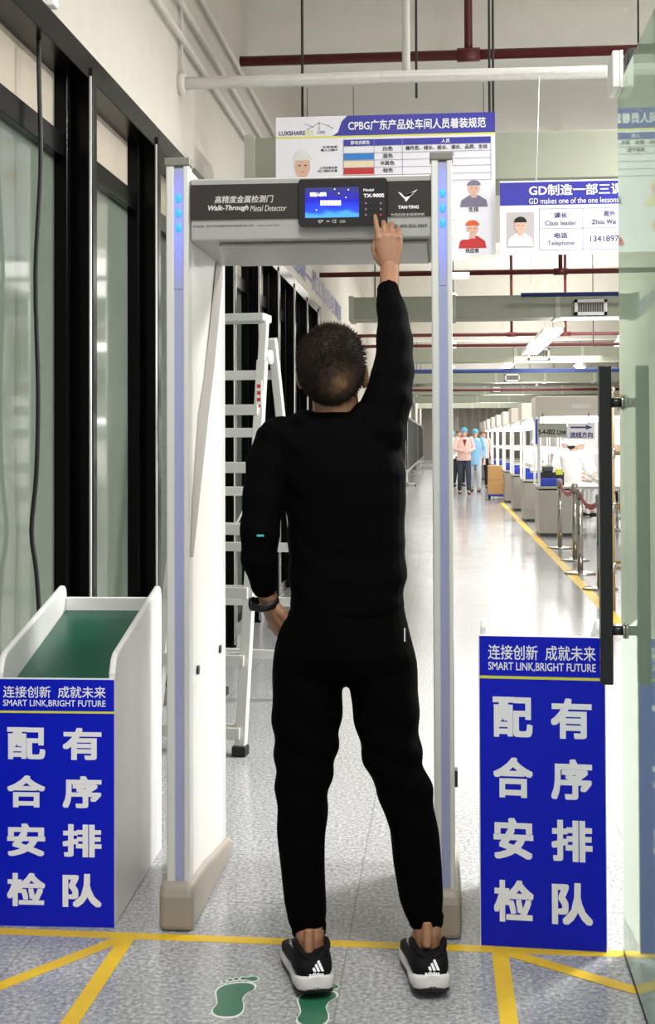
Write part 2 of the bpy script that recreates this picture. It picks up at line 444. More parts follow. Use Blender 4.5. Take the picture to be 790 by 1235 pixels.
MB().box((0.0062, -0.13, DZ - 0.03), (0.024, -0.01, DZ + 0.075)).build('magnet_bar', M['handle'], lk, 0.002)
MB().box((0.024, -0.13, DZ - 0.03), (0.04, -0.01, DZ + 0.07)).build('cover_plate', M['alu'], lk, 0.002)

# ------------------------------------------------------------------ metal detector gate
GY = 3.73; GB = 4.33
pL0, pL1 = atY(200, 250, GY).x, atY(230, 250, GY).x
pR0, pR1 = atY(520, 250, GY).x, atY(545, 250, GY).x
gate = thing('metal_detector_gate', 'white walk-through metal detector arch with brown display header and blue lights', 'metal detector', ((pL0 + pR1) / 2, GY, 0))
gx = (pL0 + pR1) / 2; zt = atY(215, 190, GY).z; hz0 = atY(380, 287, GY).z; hz1 = atY(380, 211, GY).z
print('gate', pL0, pL1, pR0, pR1, zt, hz0, hz1)
GW = dict(parent=gate, world=True)
for side in (-1, 1):
    x0, x1 = (pL0, pL1 - 0.006) if side < 0 else (pR0, pR1)
    xi0, xi1 = x0 + 0.004, x1 - 0.004
    pan = MB().box((xi0 + 0.004, GY + 0.05, 0.03), (xi1 + (0.004 if side < 0 else 0), GB - 0.02, zt - 0.03)).build('side_panel', M['gate'], gate, 0.006, world=True)
    xin = xi1 + 0.004 + 0.0012 if side < 0 else xi0 + 0.004 - 0.0012
    # slanting grey band on the inner face
    Lp = [atX(x_, y_, -0.752) for x_, y_ in ((257, 290), (249.5, 363), (239.5, 456), (232.5, 500), (225.5, 600), (222.5, 672))]
    Rp = [atX(x_, y_, -0.752) for x_, y_ in ((266, 290), (259.5, 363), (250, 456), (244.5, 500), (233.5, 600), (225.5, 672))]
    q = [(xin, p_.y, p_.z) for p_ in Lp] + [(xin, p_.y, p_.z) for p_ in reversed(Rp)]
    mm = MB().prism(q, (0.002 * -side, 0, 0)).build('accent_band', M['accent'], pan)
    mm.data.transform(_roots[gate.name].inverted())
    for yy in (3.85, 4.24):
        s_ = MB().cyl((xin - side * 0.0, yy, 0.727), (xin - side * 0.005, yy, 0.727), 0.014).build('plug', M['handle'], pan)
        s_.data.transform(_roots[gate.name].inverted())
    for yf, nm in ((GY, 'front_pillar'), (GB - 0.02, 'rear_pillar')):
        ww = x1 - x0
        sgn = 1 if yf == GY else -1
        pil = MB().box((x0, yf, 0.06), (x0 + ww * 0.36, yf + 0.055, zt - 0.02)).box((x0 + ww * 0.74, yf, 0.06), (x1, yf + 0.055, zt - 0.02)).box((x0 + 0.005, yf + 0.012, 0.06), (x1 - 0.005, yf + 0.045, zt - 0.02)).build(nm, M['alu'], gate, 0.004, world=True)
        yy = yf + (0.004 if sgn > 0 else 0.051)
        st = MB().box((x0 + ww * 0.36, min(yy, yy + 0.004 * sgn) , 0.06), (x0 + ww * 0.74, max(yy, yy + 0.004 * sgn), zt - 0.03)).build('light_strip', M['strip'], pil); st.data.transform(_roots[gate.name].inverted())
        if sgn > 0:
            xc = x0 + ww * 0.55
            gl = MB().box((x0 + ww * 0.37, GY + 0.0025, 1.86), (x0 + ww * 0.73, GY + 0.004, 2.21)).build('light_diffuser', M['ledg'], pil, 0.0); gl.data.transform(_roots[gate.name].inverted())
            for pz in (2.127, 2.083, 2.04):
                d = MB().ball((xc, GY + 0.0015, pz), (0.009, 0.003, 0.013)).build('status_light', M['led'], pil); d.data.transform(_roots[gate.name].inverted())
        MB().box((x0 - 0.004, yf - 0.004, zt - 0.025), (x1 + 0.004, yf + 0.06, zt)).build('end_cap', M['cap'], gate, 0.004, world=True)
    # moulded foot
    prof = [(GY - 0.035, 0.0), (GB + 0.1, 0.0), (GB + 0.085, 0.055), (GB + 0.01, 0.075), (4.12, 0.10), (3.95, 0.125), (3.80, 0.135), (GY - 0.02, 0.135), (GY - 0.035, 0.10)]
    ex = 0.017
    MB().prism([(x0 - ex, y, z) for y, z in prof], (x1 - x0 + 2 * ex, 0, 0)).build('foot_boot', M['beige'], gate, 0.018, 4, world=True)
    if side > 0:
        for z in (2.14, 2.08, 2.01, 1.95):
            MB().cyl((x1, GB - 0.1, z), (x1 + 0.06, GB - 0.1, z), 0.012).build('cable_port', M['white'], gate, world=True)
        MB().box((x1, GB - 0.25, 0.33), (x1 + 0.012, GB - 0.2, 0.38)).build('power_socket', M['handle'], gate, world=True)
# header
hx0, hx1 = pL1 - 0.004, pR0 + 0.002
MB().box((hx0, GY + 0.02, hz0), (hx1, GB - 0.03, hz1)).build('header_box', M['gateg'], gate, 0.005, world=True)
MB().box((hx0 + 0.075, GY + 0.06, hz0 - 0.012), (hx1 - 0.01, GB - 0.1, hz0 + 0.001)).build('underside_tray', M['gateg'], gate, 0.008, world=True)
b0 = atY(230, 264, GY).z; b1 = atY(230, 222, GY).z
hp = MB().box((hx0 + 0.002, GY + 0.014, b0), (hx1 - 0.002, GY + 0.0205, b1)).build('header_fascia', M['brown'], gate, 0.001, world=True)
lt = Letters(gate, True); fr = frame((0, GY + 0.0132, 0), (1, 0, 0), (0, 0, 1))
def pr(px0, px1, py0, py1, Y):
    a = atY(px0, py1, Y); c = atY(px1, py0, Y); return (a.x, c.x, a.z, c.z)
put(lt, '高精度金属检测门', M['txtg'], fr, pr(258, 329, 234, 244.5, GY), 0.012, 0.15)
put(lt, 'Walk-Through', M['txtg'], fr, pr(250, 299, 246, 255, GY), 0.03, 0.25)
put(lt, 'Metal Detector', M['txtg'], fr, pr(301, 345, 246, 254, GY), 0.0, 0.25)
put(lt, 'TAN·YING', M['txtw'], fr, pr(480, 505, 246.5, 251, GY), 0.03)
put(lt, '为您的安全保驾护航', M['txtg'], fr, pr(471, 512, 255.5, 260, GY))
# flying bird emblem
mb = MB(); mb.use(M['txtw'])
def pz(px, py): 
    q = atY(px, py, GY + 0.013); q.y = GY + 0.013; return q
for w_ in range(4):
    a = [(487, 236), (493 + w_ * 0.2, 233.5 - w_ * .2), (504 - w_ * 2.2, 228 + w_ * 2.3), (502.5 - w_ * 2.2, 229.5 + w_ * 2.3), (494.5, 235.8)]
    mb.poly([pz(*p) for p in a])
mb.poly([pz(*p) for p in ((480, 231.5), (484, 233), (488.5, 238), (495, 236), (492.5, 240), (489.5, 243.5), (488, 240), (484, 236))])
mb.build('bird_emblem', None, gate, world=True, recalc=False)
fr = frame((0, GY + 0.0192, 0), (1, 0, 0), (0, 0, 1))
put(lt, '制造商: 深圳市探鹰安防科技有限公司   www.ty-zf.com', M['ink'], fr, pr(233, 337, 270, 275, GY + .02), 0.0)
put(lt, 'TEL:400-856-5869', M['ink'], fr, pr(472, 515, 270, 275, GY + .02), 0.01)
# display unit
x0, x1, z0, z1 = pr(360, 467, 214, 273, GY)
cr = 0.012
def rrect(x0, x1, z0, z1, r, y, n=5):
    out = []
    for cx, cz, a0 in ((x1 - r, z1 - r, 0), (x0 + r, z1 - r, PI / 2), (x0 + r, z0 + r, PI), (x1 - r, z0 + r, 1.5 * PI)):
        for i in range(n + 1):
            a = a0 + PI / 2 * i / n; out.append((cx + r * math.cos(a), y, cz + r * math.sin(a)))
    return out
du = MB().prism(rrect(x0, x1, z0, z1, cr, GY - 0.008), (0, 0.03, 0)).build('display_unit', M['brown2'], gate, 0.003, world=True)
sx0, sx1, sz0, sz1 = pr(368.5, 433, 226, 263.5, GY)
sc = MB().box((sx0, GY - 0.0095, sz0), (sx1, GY - 0.007, sz1)).build('screen', M['lcd'], du); sc.data.transform(_roots[gate.name].inverted())
mb = MB(); fr = frame((0, GY - 0.0105, 0), (1, 0, 0), (0, 0, 1))
emw = mat('screen_white', '#f4f6ff', 0.4, emit=0.9)
put(lt, '请输入密码', emw, fr, pr(374, 394, 232.5, 238, GY), 0.03)
for i in range(6):
    a = pr(387 + i * 4.2, 390.4 + i * 4.2, 242.5, 248.5, GY); quad(mb, emw, fr, *a)
for p in ((404, 229), (420.5, 229.5), (409, 234), (417.5, 239), (382, 254)):
    q = atY(*p, GY); oval(mb, emw, fr, q.x, q.z, 0.0018, 0.0018, n=8)
mb.build('screen_marks', None, gate, world=True, recalc=False)
mb = MB(); fr = frame((0, GY - 0.0088, 0), (1, 0, 0), (0, 0, 1))
put(lt, 'Model', M['txtw'], fr, pr(438.5, 451, 228, 231.5, GY), 0.02)
put(lt, 'TX-900S', M['txtw'], fr, pr(438.5, 463.5, 234, 239, GY), 0.035)
put(lt, 'ty', M['txtg'], fr, pr(384, 391, 265.5, 270, GY), 0.01, 0.4)
put(lt, 'CE', M['txtg'], fr, pr(401, 406, 265.5, 269.5, GY))
put(lt, 'CMA', M['txtg'], fr, pr(410, 417, 266, 269.5, GY))
quad(mb, M['txtg'], fr, *pr(394, 398, 267, 268, GY))
mb.build('printed_dash', None, gate, world=True, recalc=False)
for r_ in range(3):
    for c_ in range(4):
        q = atY(441.5 + c_ * 6.0, 246 + r_ * 7, GY)
        m_ = M['ink'] if c_ in (1, 2) else (M['redp'] if (r_ == 2 and c_ == 3) else M['printg'])
        k_ = MB().cyl((q.x, GY - 0.008, q.z), (q.x, GY - 0.0115, q.z), 0.0033, 10).build('key', m_, du); k_.data.transform(_roots[gate.name].inverted())

# ------------------------------------------------------------------ tray tables with banners
def banner(parent, fr, w, h):
    mb = MB(); lt = Letters(parent)
    quad(mb, M['blue'], fr, 0, w, 0, h)
    def rc(u0, u1, v0, v1): return (u0 * w, u1 * w, (1 - v1) * h, (1 - v0) * h)
    f2 = fr @ Matrix.Translation((0, 0, 0.0006))
    put(lt, '连接创新', M['txtw'], f2, rc(.07, .47, .027, .075), 0.01)
    put(lt, '成就未来', M['txtw'], f2, rc(.53, .93, .027, .075), 0.01)
    put(lt, 'SMART LINK,BRIGHT FUTURE', M['txtw'], f2, rc(.07, .93, .083, .113), 0.012)
    quad(mb, M['lime'], f2, *rc(0, 1, .128, .137))
    rows = ((.195, .325), (.39, .52), (.585, .718), (.785, .92))
    for ch, (v0, v1) in zip('配合安检', rows): put(lt, ch, M['txtw'], f2, rc(.105, .425, v0, v1), 0.034)
    for ch, (v0, v1) in zip('有序排队', rows): put(lt, ch, M['txtw'], f2, rc(.57, .895, v0, v1), 0.034)
    mb.build('banner', None, parent, recalc=False)

# left: sloping exit tray, low end towards us
BR = atZ(137, 1121); tw = 0.354
tl = thing('tray_table', 'white sloping tray table with green mat and blue banner left of the gate', 'table', (BR.x - tw, BR.y, 0), math.radians(1.5))
for x in (0, tw - 0.02):
    poly = [(x, 0.012, 0), (x, 0.012, 0.735), (x, 0.035, 0.775)] + [(x, 0.06, 0.79)] + [(x, 0.70, 0.915), (x, 0.72, 0.905), (x, 0.73, 0.88), (x, 0.73, 0)]
    MB().prism(poly, (0.02, 0, 0)).build('side_panel', M['white'], tl, 0.006)
MB().prism([(0.02, 0.012, 0.665), (0.02, 0.715, 0.825), (0.02, 0.715, 0.805), (0.02, 0.012, 0.645)], (tw - 0.04, 0, 0)).build('tray_bed', M['white'], tl)
MB().prism([(0.022, 0.014, 0.669), (0.022, 0.705, 0.828), (0.022, 0.705, 0.8255), (0.022, 0.014, 0.6665)], (tw - 0.044, 0, 0)).build('green_mat', M['green'], tl)
one('back_board', M['white'], tl, (0.02, 0.71, 0.02), (tw - 0.02, 0.73, 0.872), 0.004)
one('front_board', M['white'], tl, (0, 0, 0.0), (tw, 0.012, 0.722), 0.002)
banner(tl, frame((0, -0.001, 0.002), (1, 0, 0), (0, 0, 1)), tw, 0.717)

# right: sloping entry tray, high end towards us
A = atZ(579, 1141); Bp = atZ(733, 1149.5); dirx = (Bp - A); w2 = dirx.length; ang = math.atan2(dirx.y, dirx.x)
zr = atY(579, 766, A.y).z
print('right table', A, Bp, w2, math.degrees(ang), zr)
tr = thing('tray_table', 'white tray table with tall blue banner, right of the gate beside the glass door', 'table', A, ang)
for x in (0.004, w2 - 0.026):
    poly = [(x, 0.012, 0), (x, 0.012, zr + 0.02), (x, 0.03, zr + 0.042), (x, 0.06, zr + 0.042), (x, 0.5, zr - 0.09), (x, 0.52, zr - 0.13), (x, 0.52, 0)]
    MB().prism(poly, (0.02, 0, 0)).build('side_panel', M['white'], tr, 0.006)
MB().prism([(0.024, 0.012, zr - 0.03), (0.024, 0.51, zr - 0.18), (0.024, 0.51, zr - 0.2), (0.024, 0.012, zr - 0.05)], (w2 - 0.05, 0, 0)).build('tray_bed', M['green'], tr)
one('back_board', M['white'], tr, (0.024, 0.50, 0.02), (w2 - 0.026, 0.52, zr - 0.15), 0.004)
one('front_board', M['white'], tr, (0, 0, 0), (w2, 0.012, zr), 0.002)
banner(tr, frame((0.003, -0.001, 0.003), (1, 0, 0), (0, 0, 1)), w2 - 0.006, zr - 0.005)

# ------------------------------------------------------------------ floor tape and stickers
def tape(p, q, label, w=0.045, z=0.0006):
    a, b = atZ(*p), atZ(*q); d = (b - a).normalized(); n = Vector((-d.y, d.x, 0)) * w / 2
    o = MB().prism([a + n + Vector((0, 0, z - .0006)), b + n + Vector((0, 0, z - .0006)), b - n + Vector((0, 0, z - .0006)), a - n + Vector((0, 0, z - .0006))], (0, 0, 0.0008)).build('floor_tape', M['tape'])
    tag(o, label, 'tape', 'yellow tape on the floor at the gate')
tape((-40, 1121.5), (800, 1152.5), 'long yellow tape running across the floor under the gate')
tape((-40, 1205), (152, 1130), 'yellow tape slanting across the floor below the left banner', z=0.0010)
tape((60, 1270), (156, 1128), 'steeper yellow tape running from the gate corner towards the bottom edge', z=0.0014)
tape((603, 1148), (616, 1250), 'short yellow tape running from the tall banner towards the camera', z=0.0010)
tape((612, 1149), (770, 1196), 'yellow tape slanting from the tall banner to the glass door', z=0.0014)
o = MB(); a, b = atZ(747, 752), atZ(605, 606)
d = (b - a).normalized(); n = Vector((-d.y, d.x, 0)) * 0.05
o.prism([a + n, b + n, b - n, a - n], (0, 0, 0.001)).use(M['tape'])
tag(o.build('floor_tape', M['tape']), 'long yellow aisle line along the row of assembly benches', 'tape')

def footprint(px, py, rot, label, flip=1, L=0.235):
    c = atZ(px, py); root = thing('footprint_sticker', label, 'sticker', (c.x, c.y, 0), rot, 'green footprint stickers')
    def outline(k):
        sole = [(0.0, -.5), (.13, -.47), (.2, -.36), (.19, -.2), (.15, -.05), (.19, .1), (.27, .2), (.25, .31), (.12, .36), (-.05, .33), (-.18, .26), (-.24, .12), (-.2, -.05), (-.17, -.2), (-.2, -.36), (-.13, -.47)]
        pts = []
        n = len(sole)
        for i in range(n):
            p0, p1, p2, p3 = [Vector(sole[(i + j - 1) % n]) for j in range(4)]
            for t in (0, .25, .5, .75):
                pts.append(0.5 * ((2 * p1) + (p2 - p0) * t + (2 * p0 - 5 * p1 + 4 * p2 - p3) * t * t + (3 * p1 - p0 - 3 * p2 + p3) * t ** 3))
        cen = Vector((0, -.05))
        return [Vector(((cen + (p - cen) * k).x * L * .80, (cen + (p - cen) * k).y * L)) for p in pts]
    toes = [(.27, .47, .115, .07), (.10, .47, .06, .05), (-.03, .455, .055, .045), (-.14, .42, .05, .04), (-.24, .37, .045, .036)]
    for nm, m, k, z in (('white_border', M['footw'], 1.07, .0006), ('green_print', M['footg'], 0.97, .0012)):
        mb = MB(); mb.prism([(flip * p.x, p.y, 0.0) for p in outline(k)], (0, 0, z))
        for x, y, rx, ry in toes:
            e = (0.012 if k > 1 else -0.012)
            mb.prism([(flip * (x + (rx + e) * math.cos(2 * PI * i / 20)) * L * .60, (y + (ry + e) * math.sin(2 * PI * i / 20)) * L, 0) for i in range(20)], (0, 0, z))
        mb.build(nm, m, root)
footprint(280, 1202, 0.02, 'green bare footprint sticker on the floor left of the shoes', 1, 0.235)
footprint(380, 1212, 0.02, 'green footprint sticker half covered by the left shoe', 1, 0.235)

# ------------------------------------------------------------------ ladder
FR = atZ(290, 911)
la = math.radians(-7.4)
ld = thing('step_ladder', 'white aluminium step ladder standing open behind the gate by the black glazing', 'ladder', FR, la)
LT = 2.03
def fp(z, side): # front rail point
    t = z / LT; return Vector(((-0.42 + 0.02 * t if side < 0 else -0.05 * t) , 0.62 * t, z))
def rp(z, side):
    t = z / (LT - 0.08); return Vector(((-0.49 + 0.07 * t if side < 0 else -0.05 * t + 0.02), 1.30 - 0.62 * t, z))
for sd in (-1, 1):
    a, b = fp(0.03, sd), fp(LT - 0.22, sd)
    MB().tube([a, b], 0.034, 4, ref=(1, 1, 0), smooth=False).build('front_rail', M['alu2'], ld, 0.004)
    MB().tube([rp(0.03, sd), rp(LT - 0.1, sd)], 0.030, 4, ref=(1, 1, 0), smooth=False).build('rear_rail', M['alu2'], ld, 0.004)
    MB().tube([fp(LT - 0.35, sd), fp(LT, sd)], 0.028, 4, ref=(1, 1, 0), smooth=False).build('top_bracket', M['alu2'], ld, 0.004)
    for f in (fp(0, sd), rp(0, sd)):
        MB().box(f - Vector((.032, .035, 0)), f + Vector((.032, .035, .045))).build('rubber_foot', M['cable'], ld, 0.004)
    MB().tube([fp(1.45, sd) + Vector((0.03, 0, 0)), rp(1.42, sd) + Vector((0.03, 0, 0))], 0.01, 6).build('spreader', M['alu'], ld)
    MB().cyl(fp(LT - 0.2, sd) + Vector((-.02, 0.03, 0)), fp(LT - 0.2, sd) + Vector((.04, .03, 0)), 0.035).build('hinge', M['alu2'], ld)
for z in (0.11, 0.42, 0.72, 1.01, 1.30, 1.58):
    a, b = fp(z, -1), fp(z, 1)
    MB().box((a.x, a.y - 0.04, z - 0.012), (b.x, a.y + 0.06, z + 0.012)).box((a.x, a.y - 0.045, z - 0.04), (b.x, a.y - 0.03, z + 0.012)).build('tread', M['alu2'], ld, 0.003)
for z in (0.25, 0.55, 0.85, 1.15, 1.457, 1.75):
    a, b = rp(z, -1), rp(z, 1)
    MB().box((a.x, a.y - 0.012, z - 0.024), (b.x, a.y + 0.012, z + 0.024)).build('rear_rung', M['alu'], ld, 0.003)
a, b = fp(LT, -1), fp(LT, 1)
MB().box((a.x - 0.01, a.y - 0.06, LT - 0.02), (b.x + 0.01, a.y + 0.1, LT + 0.02)).build('top_cap', M['alu2'], ld, 0.006)
MB().tube([fp(0.14, 1), fp(0.14, 1) + Vector((-.16, 0, -.09))], 0.01, 6).build('corner_brace', M['alu'], ld)
MB().tube([rp(1.0, 1) + Vector((-.2, 0, 0)), rp(1.02, 1) + Vector((-.24, -.03, .05)), rp(1.0, 1) + Vector((-.3, -.02, -.03)), rp(1.0, 1) + Vector((-.25, -.03, -.09))], 0.006, 6).build('tied_cord', M['footw'], ld)
mb = MB(); p = fp(1.62, 1); mb.use(M['footw']); mb.box(p + Vector((-.012, -.0375, -.09)), p + Vector((.018, -.028, .09))); mb.use(M['redp'])
for k in range(5): mb.box(p + Vector((-.006, -.0385, -.08 + k * .033)), p + Vector((.012, -.0375, -.062 + k * .033)))
mb.build('warning_label', None, ld)

# hanging cable on the left
pts = [atY(x, y, 4.62) for x, y in ((46, -20), (47, 90), (49, 200), (43, 330), (46, 470), (44, 570), (38, 640), (44, 690), (48, 760), (49, 850))]
pts = [Vector((p.x, 4.62, p.z)) for p in pts]
cb = MB()
sm = []
for i in range(len(pts) - 1):
    p0, p1, p2, p3 = pts[max(i - 1, 0)], pts[i], pts[i + 1], pts[min(i + 2, len(pts) - 1)]
    for t in (0, .25, .5, .75): sm.append(0.5 * ((2 * p1) + (p2 - p0) * t + (2 * p0 - 5 * p1 + 4 * p2 - p3) * t * t + (3 * p1 - p0 - 3 * p2 + p3) * t ** 3))
sm.append(pts[-1])
sm.append(Vector((pts[-1].x, 4.6, 0.005))) 
cbo = tag(cb.tube(sm, 0.009, 8).build('hanging_cable', M['cable']), 'black cable hanging down in front of the left glazing', 'cable')
q = atY(49, 3, 4.62); MB().box((q.x - .05, 4.59, q.z - .02), (q.x + .06, 4.65, q.z + .06)).build('plug_box', M['white'], cbo, 0.006)

# ------------------------------------------------------------------ overhead services
DUY = [7.4, 15.8, 24.7, 33.6, 42.5, 51.4, 60.3]
d0 = None
for i, y in enumerate(DUY):
    if i == 0:
        d0 = dct = thing('air_duct', '', 'duct', (-1.12, y, 2.9), 0, 'grey air ducts crossing under the ceiling')
        MB().box((0, 0, 0), (8.6, 0.5, 0.27)).build('duct_body', M['duct'], dct, 0.004)
        for x in (0.3, 4.0, 8.0): MB().cyl((x, .25, .27), (x, .25, 2.1), .008, 8).build('hanger_rod', M['rod'], dct)
        for x in (0.0, 1.25, 2.5, 3.75, 5.0, 6.25):
            MB().box((x - 0.01, -0.015, -0.015), (x + 0.05, 0.51, 0.285)).build('flange', M['flange'], dct)
    else:
        dct = copy_tree(d0); dct.location = (-1.12, y, 2.9)
    dct['label'] = ('grey-green air duct crossing the ceiling, nearest one, behind the white signs' if i == 0 else 'grey-green air duct crossing the ceiling, %s one from the gate' % ORD[i])
# supply grilles fixed on ducts
g0 = None
for i, (px0, px1, py0, py1) in enumerate(((693, 732, 361, 380), (637, 663, 420, 434), (609, 627, 451, 460), (593, 605, 467, 473))):
    y = DUY[i + 1] - 0.05
    a, b = atY(px0, py1, y), atY(px1, py0, y)
    g = thing('air_grille', 'white framed air grille on the %s duct from the gate' % ORD[i + 1], 'vent', (a.x, y, a.z), 0, 'air grilles on the ducts')
    w, h = b.x - a.x, b.z - a.z
    MB().box((0, -.02, 0), (w, .03, .035)).box((0, -.02, h - .035), (w, .03, h)).box((0, -.02, 0), (.035, .03, h)).box((w - .035, -.02, 0), (w, .03, h)).build('grille_frame', M['white'], g)
    one('grille_back', M['grille'], g, (.03, .01, .03), (w - .03, .03, h - .03))
    mb = MB()
    for k in range(12): x = .04 + (w - .08) * k / 11; mb.box((x - .005, -.01, .03), (x + .005, .01, h - .03))
    mb.build('louvre', M['flange'], g)
def pipe(name, pts, r, m, label, cat='pipe', joints=()):
    o = MB().tube(pts, r, 14)
    for j in joints: o.tube([Vector(j[0]), Vector(j[1])], r * 1.35, 14)
    return tag(o.build(name, m), label, cat)
# white wrapped pipe with riser
a = atY(215, 101, 6.97); b = atY(737, 97, 6.97)
wp = thing('wrapped_pipe', 'white foil-wrapped pipe crossing above the hanging signs', 'pipe', (a.x, 6.97, a.z))
MB().tube([(WX - a.x, 0, 0), (0.5, 0, 0), (1.2, 0, .005), (2.0, 0, 0.0), (5, 0, 0)], 0.034, 16).build('pipe_run', M['foil'], wp)
MB().cyl((WX - a.x, 0, 0), (WX - a.x + 0.04, 0, 0), 0.06).build('wall_collar', M['pipew'], wp)
q = atY(490, 95, 6.97)
MB().cyl((q.x - a.x, 0, 0), (q.x - a.x, 0, 1.7), 0.022).build('riser', M['pipew'], wp)
# red sprinkler pipes
def redrun(px, py, y, xl, xr, r, label, drops=()):
    q = atY(px, py, y); root = thing('sprinkler_pipe', label, 'pipe', (xl, y, q.z), 0, 'red sprinkler pipes under the ceiling')
    MB().cyl((0, 0, 0), (xr - xl, 0, 0), r).build('pipe_run', M['red'], root)
    for dx in drops:
        x = atY(dx, py, y).x - xl
        MB().cyl((x, 0, 0), (x, 0, max(0.3, 4.98 - q.z)), r * .8).build('riser', M['red'], root)
        MB().cyl((x - .08, 0, 0), (x + .08, 0, 0), r * 1.35).build('tee', M['red'], root)
    return root
redrun(500, 68, 9.15, WX, 7.9, 0.036, 'dark red sprinkler pipe high above the hanging signs', (565,))
redrun(640, 328, 15.2, WX, 7.9, 0.03, 'dark red sprinkler pipe just above the second air duct', (676,))
redrun(640, 403, 22.0, WX, 7.9, 0.03, 'upper of two red sprinkler pipes above the third air duct', (617, 682))
redrun(640, 416, 23.5, WX, 7.9, 0.03, 'lower of two red sprinkler pipes above the third air duct')
redrun(620, 470, 40.0, WX, 7.9, 0.04, 'far red sprinkler pipe beyond the third air duct')
q = atY(690, 355, 15.5)
pipe('water_pipe', [(q.x - 0.6, 15.5, q.z), (7.9, 15.5, q.z)], 0.026, M['bluep'], 'blue water pipe running above the second air duct')
q = atY(640, 447, 30)
pipe('water_pipe', [(WX, 30, q.z), (7.9, 30, q.z)], 0.05, M['bluep'], 'long blue water pipe far down the hall beyond the third duct')
# conduits on the upper left wall
for nm, (px, py), lab in (('wall_conduit', (290, 155), 'lowest of three conduits running along the upper left wall'), ('wall_conduit', (300, 140), 'middle of three conduits running along the upper left wall'), ('wall_conduit', (325, 150), 'highest of three conduits running along the upper left wall')):
    q = atX(px, py, WX + 0.03)
    pipe(nm, [(WX + 0.03, 2.6, q.z), (WX + 0.03, 9.45 if q.z > 4.1 else 14, q.z)], 0.016, M['pipew'], lab, 'conduit')
# suspension rods
for px, top, botz, y, lab in ((502, 0, 3.35, 7.3, 'dark thread rod hanging beside the white riser'), (590, 0, 3.18, 7.32, 'left of the pair of dark rods right of the red riser'), (594.5, 0, 3.18, 7.35, 'right of the pair of dark rods right of the red riser'), (770, 0, 4.1, 9.2, 'dark rod hanging above the glass door'), (219, 0, 3.38, 6.97, 'thin rod holding the wall end of the wrapped pipe'), (264, 0, 4.1, 9.0, 'thin rod holding the left end of the high red pipe')):
    q = atY(px, 60, y)
    tag(MB().cyl((q.x, y, botz), (q.x, y, 4.99), 0.007, 8).build('suspension_rod', M['rod'] if px > 400 else M['pipew']), lab, 'rod')
# cable tray fragments between ducts
for i, (px0, px1, py, y) in enumerate(((655, 720, 400, 18.5), (612, 668, 432, 27.5))):
    a, b = atY(px0, py, y), atY(px1, py - 12, y + 3)
    tag(MB().box((a.x, y, a.z), (a.x + 0.3, y + 5, a.z + 0.06)).box((a.x + .28, y, a.z), (a.x + 0.3, y + 5, a.z + 0.12)).box((a.x + .1, y + 1, a.z), (a.x + .115, y + 1.015, 4.995)).box((a.x + .1, y + 4, a.z), (a.x + .115, y + 4.015, 4.995)).build('cable_tray', M['pipew'], bevel=0.003), 'white cable tray hanging between the %s and next duct' % ORD[i + 1], 'cable tray')
# high bay lamps
l0 = None; n = 0
for xx, rown in ((0.2, 'left'), (4.15, 'right')):
    for j, y in enumerate((21.7, 30.5, 39.3, 48.1, 56.9)):
        if xx > 1 and y < 30: continue
        lab = 'round pendant lamp in the %s row, %s lit one down the hall' % (rown, ORD[j])
        if l0 is None:
            l0 = L0 = thing('pendant_lamp', lab, 'lamp', (xx, y, 3.6), 0, 'round pendant lamps down the hall')
            MB().lathe([(0.05, 0.28), (0.07, 0.2), (0.11, 0.12), (0.22, 0.02), (0.225, 0.0)], n=20).build('lamp_shade', M['alu'], l0)
            MB().ball((0, 0, 0.0), (0.15, 0.15, 0.07), 16, 8).build('lamp_bulb', M['lamp'], l0)
            MB().cyl((0, 0, .28), (0, 0, 1.4), 0.008, 8).build('lamp_cord', M['rod'], l0)
        else:
            L0 = copy_tree(l0); L0.location = (xx, y, 3.6); L0['label'] = lab

# ------------------------------------------------------------------ hanging signs
def portrait(mb, fr, x0, x1, y0, y1, coat, cap, cut=False):
    w, h = x1 - x0, y1 - y0; cx = (x0 + x1) / 2
    f1 = fr @ Matrix.Translation((0, 0, .0004)); f2 = fr @ Matrix.Translation((0, 0, .0008)); f3 = fr @ Matrix.Translation((0, 0, .0012))
    mb.use(coat); mb.poly([f1 @ Vector(p) for p in ((x0, y0, 0), (x1, y0, 0), (x1 - w * .05, y0 + h * .22, 0), (cx + w * .17, y0 + h * .38, 0), (cx - w * .17, y0 + h * .38, 0), (x0 + w * .05, y0 + h * .22, 0))])
    quad(mb, M['skinl'], f1 @ Matrix.Translation((0, 0, .0002)), cx - w * .1, cx + w * .1, y0 + h * .3, y0 + h * .5)
    oval(mb, M['skinl'], f2, cx, y0 + h * .6, w * .21, h * .21)
    mb.use(cap); mb.poly([f3 @ Vector((cx + w * .25 * math.cos(a), y0 + h * .70 + h * .17 * math.sin(a) * (1 if math.sin(a) > 0 else .1), 0)) for a in [PI * k / 12 for k in range(13)]])
    for sx in (-1, 1): oval(mb, M['ink'], f3, cx + sx * w * .08, y0 + h * .61, w * .035, h * .012, n=8)
    quad(mb, M['lip'], f3, cx - w * .05, cx + w * .05, y0 + h * .492, y0 + h * .503)
SGY = 6.9
A0 = atY(333, 311, SGY); A1 = atY(597, 135, SGY); sw, sh = A1.x - A0.x, A1.z - A0.z
sg = thing('hanging_sign', 'large white notice board with blue title band about coat colours, hung above the gate', 'sign', (A0.x, SGY, A0.z))
one('board', M['signw'], sg, (0, 0, 0), (sw, 0.008, sh))
def px(x0, x1, y0, y1):
    return ((x0 - 333) / 264 * sw, (x1 - 333) / 264 * sw, (311 - y1) / 176 * sh, (311 - y0) / 176 * sh)
f0 = frame((0, -0.0006, 0), (1, 0, 0), (0, 0, 1)); f1 = f0 @ Matrix.Translation((0, 0, .0008)); f2 = f0 @ Matrix.Translation((0, 0, .0016))
mb = MB()
x0, x1, z0, z1 = px(402, 597, 135, 160)
